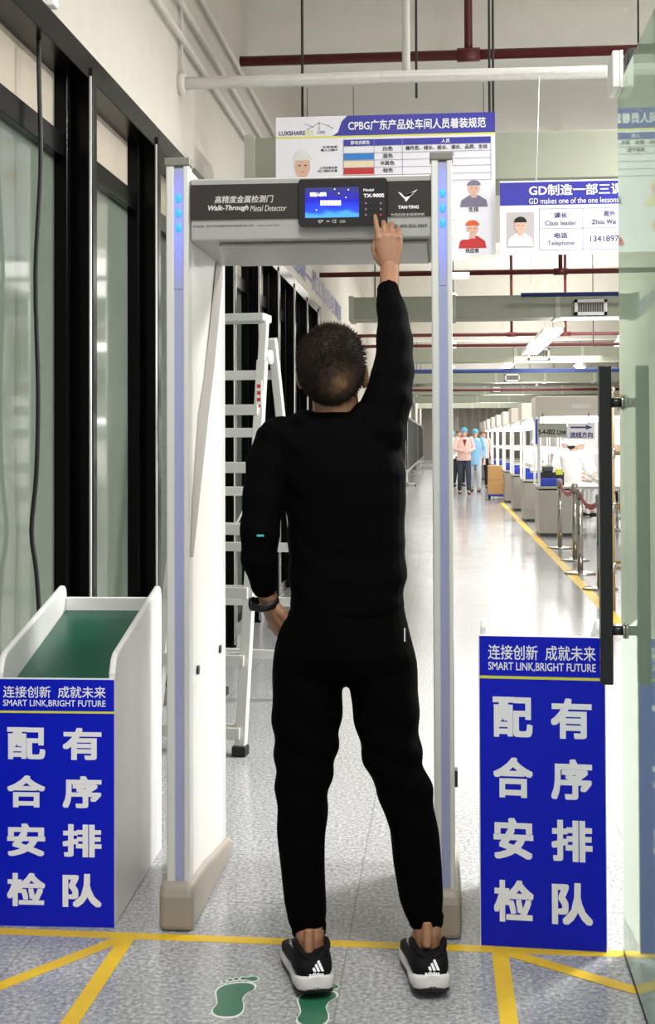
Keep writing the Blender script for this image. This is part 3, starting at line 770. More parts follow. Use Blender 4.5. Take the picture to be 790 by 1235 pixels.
mb.use(M['signblue']); mb.poly([f0 @ Vector(p) for p in ((x0, z0, 0), (x1, z0, 0), (x1, z1, 0), (x0 + 0.08, z1, 0), (x0 + .05, z1 - .03, 0), (x0 + .03, z0 + .02, 0))])
quad(mb, M['lime'], f0, *px(333, 597, 160, 162))
quad(mb, M['signblue'], f0, *px(415, 592, 165, 173))
ink2 = mat('table_line', '#8a88a4', 0.6)
for y in (173, 182, 191, 200, 209.5, 218): quad(mb, ink2, f1, *px(415, 592, y, y + .6))
for x in (415, 452, 486, 591.5): quad(mb, ink2, f1, *px(x, x + .6, 165, 218))
quad(mb, M['skyb'], f0, *px(415, 452, 182.5, 190.5)); quad(mb, M['khaki'], f0, *px(415, 452, 191.5, 199.5)); quad(mb, M['redp'], f0, *px(415, 452, 200.5, 208.5)); quad(mb, M['orange'], f0, *px(415, 452, 210, 218))
mb.build('print', None, sg, recalc=False)
lt = Letters(sg); mb = MB()
put(lt, 'CPBG广东产品处车间人员着装规范', M['txtw'], f2, px(421, 586, 141, 154), 0.018)
put(lt, 'LUXSHARE', M['navy'], f1, px(337, 369, 152.5, 158), 0.02)
put(lt, 'ICT', M['lime'], f1, px(370, 379, 152.5, 158), 0.02)
put(lt, '立讯精密', M['navy'], f1, px(383, 393, 153, 157))
for (p, q) in (((368, 144), (378, 148)), ((378, 148), (386, 143)), ((386, 143), (397, 147)), ((378, 148), (372, 151)), ((386, 143), (386, 151)), ((397, 147), (402, 150))):
    a = Vector(((p[0] - 333) / 264 * sw, (311 - p[1]) / 176 * sh)); b = Vector(((q[0] - 333) / 264 * sw, (311 - q[1]) / 176 * sh)); n_ = Vector((-(b - a).y, (b - a).x)).normalized() * .0012
    mb.use(M['printg']); mb.poly([f1 @ Vector((v.x, v.y, 0)) for v in (a + n_, b + n_, b - n_, a - n_)]); oval(mb, M['printg'], f1, b.x, b.y, .004, .004, n=8)
put(lt, '静电衣颜色', M['txtw'], f2, px(424, 447, 166.5, 171.5), 0.015); put(lt, '人员', M['txtw'], f2, px(533, 543, 166.5, 171.5), 0.015)
for t, y in (('白色', 174.5), ('蓝色', 183.5), ('卡其色', 192.5), ('桔色', 201.5)): put(lt, t, M['ink'], f2, px(463 if len(t) == 2 else 459, 475 if len(t) == 2 else 477, y, y + 5.5), 0.02)
put(lt, '操作员、线长、组长、课长、品质、生技', M['ink'], f2, px(490, 588, 174.5, 180), 0.02); put(lt, '间接干部', M['ink'], f2, px(528, 548, 183.5, 189), 0.02)
for t, b_ in (('头发全部', (390, 408, 172, 175)), ('戴入工帽中', (388, 408, 176, 179)), ('上衣拉链全部', (386, 408, 198, 201)), ('拉二颗扣位置', (384, 408, 202, 205)), ('生技', (565, 577, 252, 258)), ('供应商', (561, 577, 303, 309)), ('品质', (500, 514, 303, 308)), ('生产主管', (440, 460, 303, 308)), ('操作员', (352, 372, 303, 308))): put(lt, t, M['ink'], f1, px(*b_), 0.02)
mb.build('logo_lines', None, sg, recalc=False)
for r_, coat, cap in (((343, 388, 168, 240), M['white'], M['footw']), ((555, 588, 214, 252), M['printg'], M['printg']), ((553, 586, 263, 303), M['redp'], M['orange']), ((497, 530, 263, 303), M['coatw'], M['footw']), ((440, 473, 263, 303), M['coatb'], M['capb']), ((497, 530, 219, 255), M['khaki'], M['khaki'])):
    mb = MB(); portrait(mb, f0, *px(*r_), coat, cap); mb.build('portrait_print', None, sg, recalc=False)
for x in (0.17, 0.42, sw - .06):
    MB().cyl((x, 0.004, sh), (x, 0.004, sh + 0.16), 0.002, 6).build('hanging_wire', M['rod'], sg)
# second sign
SY2 = 6.9
B0 = atY(603, 309, SY2); B1 = atY(745, 217, SY2)
sw2 = 1.25; sh2 = B1.z - B0.z
s2 = thing('hanging_sign', 'white contact notice board with blue title band, hung lower at the right', 'sign', (B0.x, SY2 - .03, B0.z))
one('board', M['signw'], s2, (0, 0, 0), (sw2, 0.008, sh2))
ux = (B1.x - B0.x) / 142
def p2(x0, x1, y0, y1): return ((x0 - 603) * ux, (x1 - 603) * ux, (309 - y1) / 92 * sh2, (309 - y0) / 92 * sh2)
mb = MB(); xr = 603 + sw2 / ux
quad(mb, M['signblue'], f0, *p2(603, xr, 219, 247.5))
for y in (252, 276.5, 303): quad(mb, ink2, f1, *p2(650, xr - 10, y, y + .7))
for x in (650, 702, xr - 10): quad(mb, ink2, f1, *p2(x, x + .7, 252, 303.6))
quad(mb, M['portrait'], f0, *p2(611, 644, 256, 300)); mb.build('print', None, s2, recalc=False)
lt = Letters(s2)
put(lt, 'GD制造一部三课班组信息', M['txtw'], f1, p2(638, 638 + 9.6 * 18, 222, 236), 0.018)
put(lt, 'GD makes one of the one lessons', M['txtw'], f1, p2(638, 745, 239, 246))
put(lt, '课长', M['navy'], f1, p2(668, 684, 257, 264), 0.022); put(lt, 'Class leader', M['printg'], f1, p2(657, 695, 267, 273), 0.022)
put(lt, '电话', M['navy'], f1, p2(668, 684, 282, 289), 0.022); put(lt, 'Telephone', M['printg'], f1, p2(660, 692, 292, 299), 0.022)
put(lt, '周外', M['navy'], f1, p2(727, 741, 256, 263), 0.022); put(lt, 'Zhou Wai', M['navy'], f1, p2(713, 742, 266.5, 272.5), 0.022)
put(lt, '1341897', M['navy'], f1, p2(711, 745, 286.5, 294), 0.01)
mb = MB(); portrait(mb, f0 @ Matrix.Translation((0, 0, .0006)), *p2(612, 643, 256, 298), M['coatw'], M['hairk']); mb.build('portrait_print', None, s2, recalc=False)
for x in (0.19, 1.1):
    MB().cyl((x, 0.004, sh2), (x + .02, 0.004, sh2 + 0.55), 0.003, 6).build('hanging_chain', M['alu'], s2)

# ------------------------------------------------------------------ assembly benches
HALLX = 1.39
BY = [19.1 + 3.42 * i for i in range(9)]
st0 = None
for i, y in enumerate(BY):
    lab = 'white hooded assembly bench with steel cabinet, %s in the row from the gate' % ORD[i]
    if st0 is None:
        st0 = st = thing('assembly_bench', lab, 'workbench', (HALLX, y, 0), 0, 'assembly benches along the aisle')
        cbn = one('cabinet', M['steel'], st, (0.02, 0, 0.05), (0.62, 0.9, 0.68), 0.004)
        one('door_seam', M['grille'], cbn, (0.3, -0.004, 0.08), (0.304, 0.002, 0.65))
        one('plinth', M['grille'], st, (0.04, 0.03, 0), (0.6, 0.87, 0.05))
        one('worktop', M['flange'], st, (0, -0.02, 0.70), (1.6, 0.95, 0.735), 0.004)
        for (x, yy) in ((0, 0), (1.56, 0), (0, 0.86), (1.56, 0.86)): one('post', M['white'], st, (x, yy, 0.735), (x + 0.04, yy + 0.04, 1.78), 0.003)
        for yy in (0.05, 0.85): one('leg', M['alu'], st, (1.5, yy, 0), (1.55, yy + .05, 0.7))
        hd = one('hood', M['hood'], st, (-0.02, -0.03, 1.76), (1.62, 0.95, 2.05), 0.01)
        one('hood_label', M['white'], hd, (0.5, -0.036, 1.87), (0.78, -0.03, 1.93))
        one('hood_switch', M['accent'], hd, (1.15, -0.05, 1.84), (1.28, -0.03, 2.0), 0.004)
        for yy in (0.1, 0.45, 0.8): MB().cyl((0.1, yy, 1.74), (1.5, yy, 1.74), 0.018, 10).build('tube_lamp', M['tube'], st)
        one('back_rail', M['alu'], st, (0.04, 0.9, 1.2), (1.56, 0.92, 1.24))
    else:
        st = copy_tree(st0); st.location = (HALLX, y, 0); st['label'] = lab
area_n = 0
for i, y in enumerate(BY[:6]):
    area('bench_light', (HALLX + 0.8, y + 0.45, 1.71), 1.3, 0.7, 16)
    area('bench_light', (HALLX + 0.8, y + 2.2, 3.0), 1.6, 1.6, 40)
b0 = None
for i, y in enumerate(BY[:6]):
    lab = 'blue plastic bin on the corner of the %s assembly bench' % ORD[i]
    if b0 is None:
        b0 = bb = MB(); mb = MB(); mb.box((0, 0, 0), (0.3, 0.3, 0.012)); 
        for a, c in (((0, 0, 0), (.3, .012, .11)), ((0, .288, 0), (.3, .3, .11)), ((0, 0, 0), (.012, .3, .11)), ((.288, 0, 0), (.3, .3, .11))): mb.box(a, c)
        b0 = bb = mb.build('parts_bin', M['blueplast'], None, 0.003)
    else: bb = b0.copy(); COL.objects.link(bb)
    bb.location = (HALLX + 0.05, y + 0.05, 0.735); tag(bb, lab, 'bin', 'blue bins on the benches')
# device with dark screen on first bench
dv = thing('label_printer', 'black scanner box on the first assembly bench above the blue bin', 'device', (HALLX + 0.06, BY[0] + 0.4, 0.735))
one('body', M['handle'], dv, (0, 0, 0), (0.36, 0.3, 0.2), 0.01); one('sloped_top', M['grille'], dv, (0.04, -.01, 0.2), (0.2, 0.2, 0.29), 0.02); one('paper', M['lime'], dv, (0.24, -0.004, 0.16), (0.34, 0.02, 0.24))
# line sign
a, b = atY(648, 530, 19.055), atY(717, 510, 19.055)
ls = thing('line_sign', 'grey and white line sign with arrow hanging under the nearest bench hood', 'sign', (a.x, 19.055, a.z))
lw, lh = b.x - a.x, b.z - a.z
one('grey_plate', M['printg'], ls, (0, 0, 0.03), (lw * .52, .01, lh), label=None) if False else one('grey_plate', M['flange'], ls, (0, 0, 0.03), (lw * .52, .01, lh))
one('white_plate', M['signw'], ls, (lw * .53, 0, 0.0), (lw, .01, lh))
mb = MB(); fl = frame((0, -0.003, 0), (1, 0, 0), (0, 0, 1))
lt = Letters(ls); put(lt, '5-4-002 Line', M['ink'], fl, (lw * .02, lw * .5, lh * .3, lh * .62), 0.03)
put(lt, '流线方向', M['navy'], fl, (lw * .57, lw * .97, lh * .08, lh * .45), 0.03)
mb.use(M['navy']); mb.poly([fl @ Vector(p) for p in ((lw * .58, lh * .68, 0), (lw * .85, lh * .68, 0), (lw * .85, lh * .58, 0), (lw * .97, lh * .72, 0), (lw * .85, lh * .88, 0), (lw * .85, lh * .78, 0), (lw * .58, lh * .78, 0))])
mb.build('arrow_print', None, ls, recalc=False)
for x in (.1 * lw, .9 * lw): MB().box((x - .005, .0, lh - .02), (x + .005, .014, 1.80 - a.z)).build('hanger', M['rod'], ls)
one('blue_tag', M['blueplast'], st0, (-0.03, -0.02, 1.35), (0.0, 0.02, 1.72))

# white partitions behind the benches
for i, x in enumerate((4.2,)):
    o = one('partition_screen', M['white'], None, (x, 17, 0), (x + 0.06, 60, 2.2), 0.004)
    tag(o, 'long white partition screen behind the assembly benches', 'partition')

# cartons on a trolley
T = atZ(588, 603); T = Vector((T.x, T.y, 0))
ty = thing('platform_trolley', 'blue flat trolley carrying two cartons beside the benches', 'trolley', T)
one('deck', M['blueplast'], ty, (0.0, 0, 0.1), (0.56, 0.8, 0.13), 0.004)
for x, y in ((.06, .06), (.48, .06), (.06, .74), (.48, .74)): MB().cyl((x - .015, y, .045), (x + .015, y, .045), .045).build('caster', M['cable'], ty); 
MB().box((.05, .05, .085), (.51, .75, .1)).build('chassis', M['grille'], ty)
for i, z in enumerate((0.13, 0.47)):
    c = thing('carton', ('lower' if i == 0 else 'upper') + ' brown carton of the two stacked on the blue trolley', 'box', T + Vector((.02, .02, z)), 0, 'cartons on the trolley')
    one('carton_body', M['carton'], c, (0, 0, 0), (.5, .5, .335), 0.004)
    mb = MB(); fl = frame((0, -.002, 0), (1, 0, 0), (0, 0, 1))
    quad(mb, M['brown'], fl, .3, .46, .2, .21); quad(mb, M['brown'], fl, .34, .38, .08, .12); quad(mb, M['brown'], fl, .3, .46, .24, .245)
    mb.build('print', None, c, recalc=False)

# stanchions
PB = [atZ(675.5, 661), atZ(693.6, 676), atZ(700, 692), atZ(724, 711)]
s0 = None; posts = []
for i, p in enumerate(PB):
    lab = ['steel belt post furthest from the camera, near the first bench', 'steel belt post, second furthest, joined to the furthest by a red belt', 'steel belt post, second nearest, with a wide polished base', 'steel belt post nearest the camera, mostly behind the door handle'][i]
    if s0 is None:
        s0 = q = thing('belt_post', lab, 'stanchion', (p.x, p.y, 0), 0, 'steel belt posts')
        MB().lathe([(0.0, 0), (0.17, 0), (0.17, 0.012), (0.15, 0.022), (0.05, 0.035), (0.0, 0.035)]).build('base', M['chrome'], q)
        MB().cyl((0, 0, .03), (0, 0, .86), 0.031).build('pole', M['chrome'], q)
        MB().lathe([(0.0, .8), (0.04, .8), (0.04, .88), (0.03, .9), (0.0, .9)], n=16).build('belt_head', M['steel'], q)
    else:
        q = copy_tree(s0); q.location = (p.x, p.y, 0); q['label'] = lab
    posts.append(q)
def belt(i, end):
    a = Vector((PB[i].x, PB[i].y, 0)); e = end - a; mb = MB(); top = []; 
    n = 12; d = e.normalized(); nn = Vector((-d.y, d.x, 0)) * .002
    R_ = []
    for k in range(n + 1):
        t = k / n; s_ = -0.10 * 4 * t * (1 - t)
        c = e * t; R_.append([c + nn + Vector((0, 0, .87 + s_)), c - nn + Vector((0, 0, .87 + s_)), c - nn + Vector((0, 0, .815 + s_)), c + nn + Vector((0, 0, .815 + s_))])
    mb.rings(R_, False).build('red_belt', M['redbelt'], posts[i])
belt(0, Vector((PB[1].x, PB[1].y, 0))); belt(2, Vector((PB[3].x, PB[3].y, 0))); belt(3, Vector((PB[3].x + 0.9, PB[3].y + 0.3, 0)))

# tan pipe rack
q = atZ(740, 736)
rk = thing('pipe_rack', 'tan pipe rack with couplings standing behind the glass door edge', 'rack', (q.x, q.y, 0))
for (x, y) in ((0, 0), (.8, 0), (0, .5), (.8, .5)): MB().cyl((x, y, 0.0), (x, y, 1.85), 0.018).build('upright', M['brass'], rk)
for z in (.35, .85, 1.3, 1.8):
    for a, b in (((0, 0), (.8, 0)), ((0, .5), (.8, .5)), ((0, 0), (0, .5)), ((.8, 0), (.8, .5))): MB().cyl((a[0], a[1], z), (b[0], b[1], z), 0.016).build('rail', M['brass'], rk)
    MB().cyl((0, 0, z - .04), (0, 0, z + .04), 0.026).build('coupling', M['chrome'], rk)
one('green_tag', M['greent'], rk, (.06, -.02, .75), (.16, -.017, 1.0))

# far curtains and dark screens
def curtain(x0, x1, y, z1, label):
    n = int((x1 - x0) / 0.08); mb = MB(); pts = [(x0 + (x1 - x0) * i / n, y + 0.09 * math.sin(i * 1.3) + 0.05 * math.sin(i * .37)) for i in range(n + 1)]
    ring = [[(x, yy, 0.02), (x, yy, z1), (x, yy + .02, z1), (x, yy + .02, 0.02)] for x, yy in pts]
    tag(mb.rings([[Vector(p) for p in r] for r in ring]).build('curtain', M['curtain']), label, 'curtain', 'grey curtains at the end of the hall')
a = atY(553, 492, 66); curtain(a.x, 7.9, 66, a.z, 'wide grey curtain closing off the hall behind the benches')
a = atY(543, 503, 80); b = atY(557, 503, 80); curtain(a.x - .6, b.x + .3, 80, a.z, 'narrow far grey curtain left of the wide curtain')
bd = thing('rolling_screen', 'long black screen on casters along the left side of the aisle', 'screen', (-1.1, 40, 0))
one('black_panel', M['board'], bd, (0, 0, .5), (.04, 34, 2.1)); one('frame_top', M['alu'], bd, (-.02, -.05, 2.1), (.06, 34, 2.16)); one('frame_bottom', M['alu'], bd, (-.02, -.05, .44), (.06, 34, .5))
for y in (0, 17, 33.9):
    one('leg', M['alu'], bd, (-.01, y, .05), (.05, y + .06, 2.1)); one('foot', M['alu'], bd, (-.25, y, .06), (.3, y + .06, .1))
    for x in (-.22, .27): MB().cyl((x - .02, y + .03, .03), (x + .02, y + .03, .03), .03).build('caster', M['cable'], bd)

# ------------------------------------------------------------------ people
def head_parts(mb, c, sc=1.0, yawv=(0, -1, 0), upv=(0, 0, 1)):
    """face, nose, ears, chin around centre c, facing yawv"""
    fwd = Vector(yawv).normalized(); up = Vector(upv); up = (up - fwd * up.dot(fwd)).normalized(); rt = fwd.cross(up)
    def P(x, y, z): return c + (rt * x + fwd * y + up * z) * sc
    def blob(x, y, z, rx, ry, rz, n=20, m=14):
        out = []
        for j in range(1, m):
            th = PI * j / m
            out.append([P(x + rx * math.sin(th) * math.cos(2 * PI * k / n), y + ry * math.sin(th) * math.sin(2 * PI * k / n), z + rz * math.cos(th)) for k in range(n)])
        mb.rings(out)
    blob(0, -.008, .02, .074, .092, .095); blob(0, .025, -.045, .058, .066, .07); blob(0, .06, -.09, .028, .028, .024)
    blob(0, .094, -.02, .012, .02, .02); blob(0, .088, .005, .008, .012, .03); blob(0, .078, .03, .045, .014, .012)
    blob(0, .083, -.062, .024, .01, .008)
    for s in (-1, 1): blob(s * .077, -.008, -.005, .011, .02, .032); blob(s * .03, .08, .012, .013, .009, .009)

def figure(label, loc, rz, h, coat, legs, cap, hairm, sit=False, arms='down', stride=0.0, hem=0.80, group=None, shirt=None):
    k = h / 1.70
    V = lambda x, y, z: Vector((x * k, y * k, z * k))
    hipz = 0.92 if not sit else 0.50
    dz = hipz - 0.92
    J = {}
    if sit:
        kn = [V(s * .11, -.42, .50) for s in (-1, 1)]; an = [V(s * .11, -.40, .08) for s in (-1, 1)]
    else:
        kn = [V(s * .10, -.04 - s * stride * .5, .50) for s in (-1, 1)]; an = [V(s * .10, -s * stride + (.06 if s * stride < 0 else 0), .08) for s in (-1, 1)]
    hp = [V(s * .09, 0, hipz) for s in (-1, 1)]; sh = [V(s * .18, .0, 1.42 + dz) for s in (-1, 1)]
    if arms == 'down': el = [V(s * .25, .03, 1.14 + dz) for s in (-1, 1)]; wr = [V(s * .25, -.08, .90 + dz) for s in (-1, 1)]
    elif arms == 'front': el = [V(s * .25, -.04, 1.15 + dz) for s in (-1, 1)]; wr = [V(s * .08, -.27, 1.10 + dz) for s in (-1, 1)]
    else: el = [V(s * .24, -.12, 1.14 + dz) for s in (-1, 1)]; wr = [V(s * .12, -.36, 1.08 + dz) for s in (-1, 1)]
    hd = V(0, -.03, 1.58 + dz)
    # body
    mb = MB()
    head_parts(mb, hd, k, (0, -1, -.25))
    mb.tube([V(0, 0, 1.36 + dz), V(0, -.01, 1.52 + dz)], .05 * k)
    mb.tube([V(0, 0, hipz - .06), V(0, 0, hipz + .1), V(0, 0, 1.25 + dz), V(0, 0, 1.40 + dz), V(0, 0, 1.46 + dz)], [.13 * k, .14 * k, .15 * k, .15 * k, .06 * k], ry=[.08 * k, .09 * k, .1 * k, .09 * k, .05 * k])
    for i in (0, 1):
        mb.tube([sh[i], el[i], wr[i]], [.042 * k, .034 * k, .026 * k]); d = (wr[i] - el[i]).normalized()
        mb.tube([wr[i], wr[i] + d * .06 * k, wr[i] + d * .1 * k], [.025 * k, .038 * k, .03 * k], ry=[.02 * k, .018 * k, .014 * k])
        sd = d.cross(Vector((0, 0, 1))); sd = sd.normalized() if sd.length > .1 else Vector((1, 0, 0))
        for f in range(4): b_ = wr[i] + d * .09 * k + sd * (f - 1.5) * .018 * k; mb.tube([b_, b_ + d * .05 * k + Vector((0, -.01, -.01)), b_ + d * .08 * k + Vector((0, -.02, -.02))], .008 * k, 8)
        mb.tube([hp[i], kn[i], an[i]], [.075 * k, .05 * k, .036 * k]); mb.tube([an[i], an[i] + V(0, -.02, -.04), an[i] + V(0, -.16, -.055)], [.036 * k, .04 * k, .025 * k])
    root = mesh_obj('person', remesh(mb, .011), M['skinl']); root.location = loc; root.rotation_euler = (0, 0, rz)
    tag(root, label, 'person', group)
    # coat
    mb = MB(); hemz = hem + (dz if sit else 0)
    mb.tube([V(0, 0, hemz), V(0, 0, 1.0 + dz), V(0, 0, 1.25 + dz), V(0, 0, 1.40 + dz), V(0, 0, 1.47 + dz)], [.19 * k, .17 * k, .18 * k, .17 * k, .065 * k], ry=[.14 * k, .12 * k, .125 * k, .11 * k, .06 * k], n=20)
    for i in (0, 1): mb.ball(sh[i], .062 * k); mb.tube([sh[i], el[i], wr[i]], [.062 * k, .052 * k, .042 * k])
    mesh_obj('coat', remesh(mb, .013), coat, root)
    mb = MB(); mb.tube([V(0, 0, hipz - .09), V(0, 0, hipz + .1)], [.15 * k, .15 * k], ry=.105 * k)
    for i in (0, 1): mb.tube([hp[i] + (V(0, .03, 0) if sit else V(0, 0, 0)), kn[i], an[i] + V(0, 0, .02)], [.095 * k, .07 * k, .058 * k]); mb.ball(kn[i], .07 * k)
    mesh_obj('trousers', remesh(mb, .013), legs, root)
    for i in (0, 1): MB().tube([an[i] + V(0, .06, -.05), an[i] + V(0, 0, -.035), an[i] + V(0, -.10, -.05), an[i] + V(0, -.19, -.06)], [.03 * k, .043 * k, .045 * k, .02 * k], ry=[.03 * k, .045 * k, .028 * k, .018 * k], ref=(0, 0, 1)).build('shoe', M['dark'], root)
    if shirt: MB().prism([V(-.05, -.128, 1.40 + dz), V(.05, -.128, 1.40 + dz), V(0, -.142, 1.22 + dz)], V(0, .02, 0)).build('shirt_front', shirt, root)
    mb = MB(); hm = cap or hairm
    mb.ball(hd + V(0, .012, .045), (.09 * k, .105 * k, .085 * k), 18, 10)
    if cap: mb.tube([hd + V(0, .0, .02), hd + V(0, .0, .045)], [.093 * k, .093 * k], ry=.108 * k, n=18)
    mb.build('cap' if cap else 'hair', hm, root)
    if cap and hairm: MB().ball(hd + V(0, .045, .005), (.074 * k, .058 * k, .06 * k)).build('hair', hairm, root)
    return root
def gp(px, py): q = atZ(px, py); return (q.x, q.y, 0)
figure('person in a pink coat and dark jeans walking up the aisle looking at a phone', gp(560, 596), .12, 1.74, M['coatp'], M['jeans'], M['capb'], M['hairk'], arms='front', stride=.12, hem=.86, shirt=M['shirt'])
figure('person in a blue coat and cap with pale jeans beside the pink coat', gp(573.5, 593), -.1, 1.72, M['coatb'], M['jeansl'], M['capb'], M['hairk'], stride=.08, hem=.72)
figure('person in a pale coat and blue cap at the left edge of the walking group', gp(545.5, 587), -.5, 1.70, M['coatw'], M['dark'], M['capb'], M['hairk'], stride=.1, hem=.84, arms='front')
figure('bareheaded person with brown hair behind the pink coat', gp(553.5, 586), .3, 1.74, M['coatw'], M['dark'], None, M['hairb'], stride=.1, hem=.84)
figure('person in dark trousers half hidden behind the blue coat', gp(582.5, 589), .2, 1.70, M['coatp'], M['dark'], None, M['hairb'], stride=.06, hem=.88)
wk = [((2.05, 20.75), 2.4, 'worker in white with white cap bent over the second bench, left one', 'work'), ((2.72, 20.55), -0.2, 'worker in white facing the camera at the first bench', 'work'), ((3.2, 22.0), .8, 'worker in white standing by the line behind the first bench', 'front'), ((2.5, 24.0), .4, 'worker in white behind the second bench', 'work'), ((2.6, 27.6), -.3, 'worker in white behind the third bench', 'work'), ((2.2, 31.0), .2, 'worker in white behind the fourth bench', 'work')]
for i, ((x, y), rz, lab, ar) in enumerate(wk):
    sit = i != 2
    figure(lab, (x, y, 0.18 if sit else 0), rz, 1.66, M['coatw'], M['coatw'], M['coatw'] if i != 2 else M['coatb'], M['hairk'], sit=sit, arms=ar, hem=.86)
    if sit:
        s_ = thing('work_stool', 'round stool under the ' + lab.split(' with')[0].split(' bent')[0] if False else 'round stool under the ' + lab.replace(' with white cap', '').replace(', left one', '').replace(' facing the camera', ''), 'stool', (x, y, 0), 0, 'stools at the benches')
        MB().lathe([(0, .56), (.17, .56), (.175, .59), (.16, .605), (0, .605)]).build('seat', M['cable'], s_)
        MB().cyl((0, 0, .05), (0, 0, .56), .025).build('column', M['chrome'], s_); MB().lathe([(0, 0), (.22, 0), (.22, .03), (.03, .06), (0, .06)]).build('base', M['chrome'], s_)

# ---- the man at the gate
def W(px, py, y): q = atY(px, py, y); return Vector((q.x, y, q.z))
def loft_px(mb, rows, grow=1.0, n=28):
    """rows of (py, xl, xr, Y, half depth): elliptical sections following the outline"""
    out = []
    for py, xl, xr, y, dp in rows:
        a, b = W(xl, py, y), W(xr, py, y); c = (a + b) / 2; hw = (b - a).length / 2 * grow; dd = dp * grow
        out.append([c + Vector((hw * math.copysign(abs(math.cos(t)) ** .9, math.cos(t)), dd * math.copysign(abs(math.sin(t)) ** .9, math.sin(t)), 0)) for t in [2 * PI * k / n for k in range(n)]])
    mb.rings(out)
PY = 3.42
TORSO = [(503, 378, 440, PY, .065), (510, 352, 462, PY, .085), (520, 334, 474, PY, .10), (540, 328, 482, PY + .0, .115), (570, 333, 490, PY, .125), (600, 344, 490, PY, .125), (640, 347, 488, PY, .12), (680, 348, 490, PY, .115), (697, 348, 491, PY, .118), (715, 350, 487, PY, .118), (738, 351, 486, PY, .115)]
LARM = [(W(338, 528, PY), .066, .066), (W(325, 560, PY - .02), .064, .064), (W(318, 600, PY - .05), .056, .058), (W(313, 645, PY - .07), .052, .055), (W(313, 675, PY - .06), .049, .05), (W(319, 705, PY - .03), .037, .038), (W(321, 713, PY - .02), .031, .032)]
RARM = [(W(458, 515, PY), .07, .075), (W(468, 480, PY + .02), .066, .07), (W(475, 445, PY + .06), .056, .06), (W(476, 410, PY + .11), .050, .052), (W(474, 385, PY + .155), .045, .047), (W(469, 358, PY + .205), .036, .037), (W(467.5, 346, PY + .225), .032, .033)]
LLEG = [(805, 329, 419, PY, .10), (822, 328, 415, PY, .105), (840, 328, 413.5, PY, .103), (870, 329, 411.5, PY, .098), (900, 331, 408, PY, .09), (940, 332.5, 400, PY - .01, .082), (965, 333, 395, PY - .01, .078), (1002, 335.5, 393.5, PY - .01, .072), (1050, 340, 392.5, PY - .015, .068), (1085, 342, 392.5, PY - .015, .065), (1108, 346, 392, PY - .012, .06), (1118, 351, 391, PY - .01, .054), (1124, 355, 390, PY - .01, .05)]
RLEG = [(805, 412, 505, PY, .10), (822, 418.5, 505.5, PY, .105), (840, 422, 505.5, PY, .103), (870, 428, 505, PY, .098), (921, 439, 510.5, PY, .09), (949, 452.6, 521.5, PY, .085), (975, 462, 525, PY, .078), (1002, 469, 528, PY, .074), (1042, 474.5, 532, PY, .070), (1083, 482.5, 535.5, PY, .065), (1100, 489, 535, PY, .06), (1108, 493, 533.5, PY, .055), (1113, 495, 532.5, PY, .052)]
HIPS = [(722, 352, 485, PY, .108), (735, 348, 487, PY, .112), (760, 338, 494, PY - .005, .122), (785, 332, 501, PY - .01, .13), (800, 329.5, 504.5, PY - .005, .125), (811, 330, 503, PY, .11)]

def chain(mb, pts, k=1.0): mb.tube([p[0] for p in pts], [p[1] * k for p in pts], 16, ry=[p[2] * k for p in pts])

# skin body: one continuous surface
mb = MB()
HC = W(401, 448, PY - .01)
look = Vector((0.03, 1, .50)).normalized()
head_parts(mb, HC + Vector((0, 0, -.004)), 1.10, look)
mb.tube([W(406, 515, PY), W(405, 490, PY + .0), W(403, 465, PY + .005)], [.064, .062, .06])
loft_px(mb, TORSO, .90); loft_px(mb, HIPS[:-1], .90); loft_px(mb, LLEG, .80); loft_px(mb, RLEG, .80)
chain(mb, LARM, .78); chain(mb, RARM, .78)
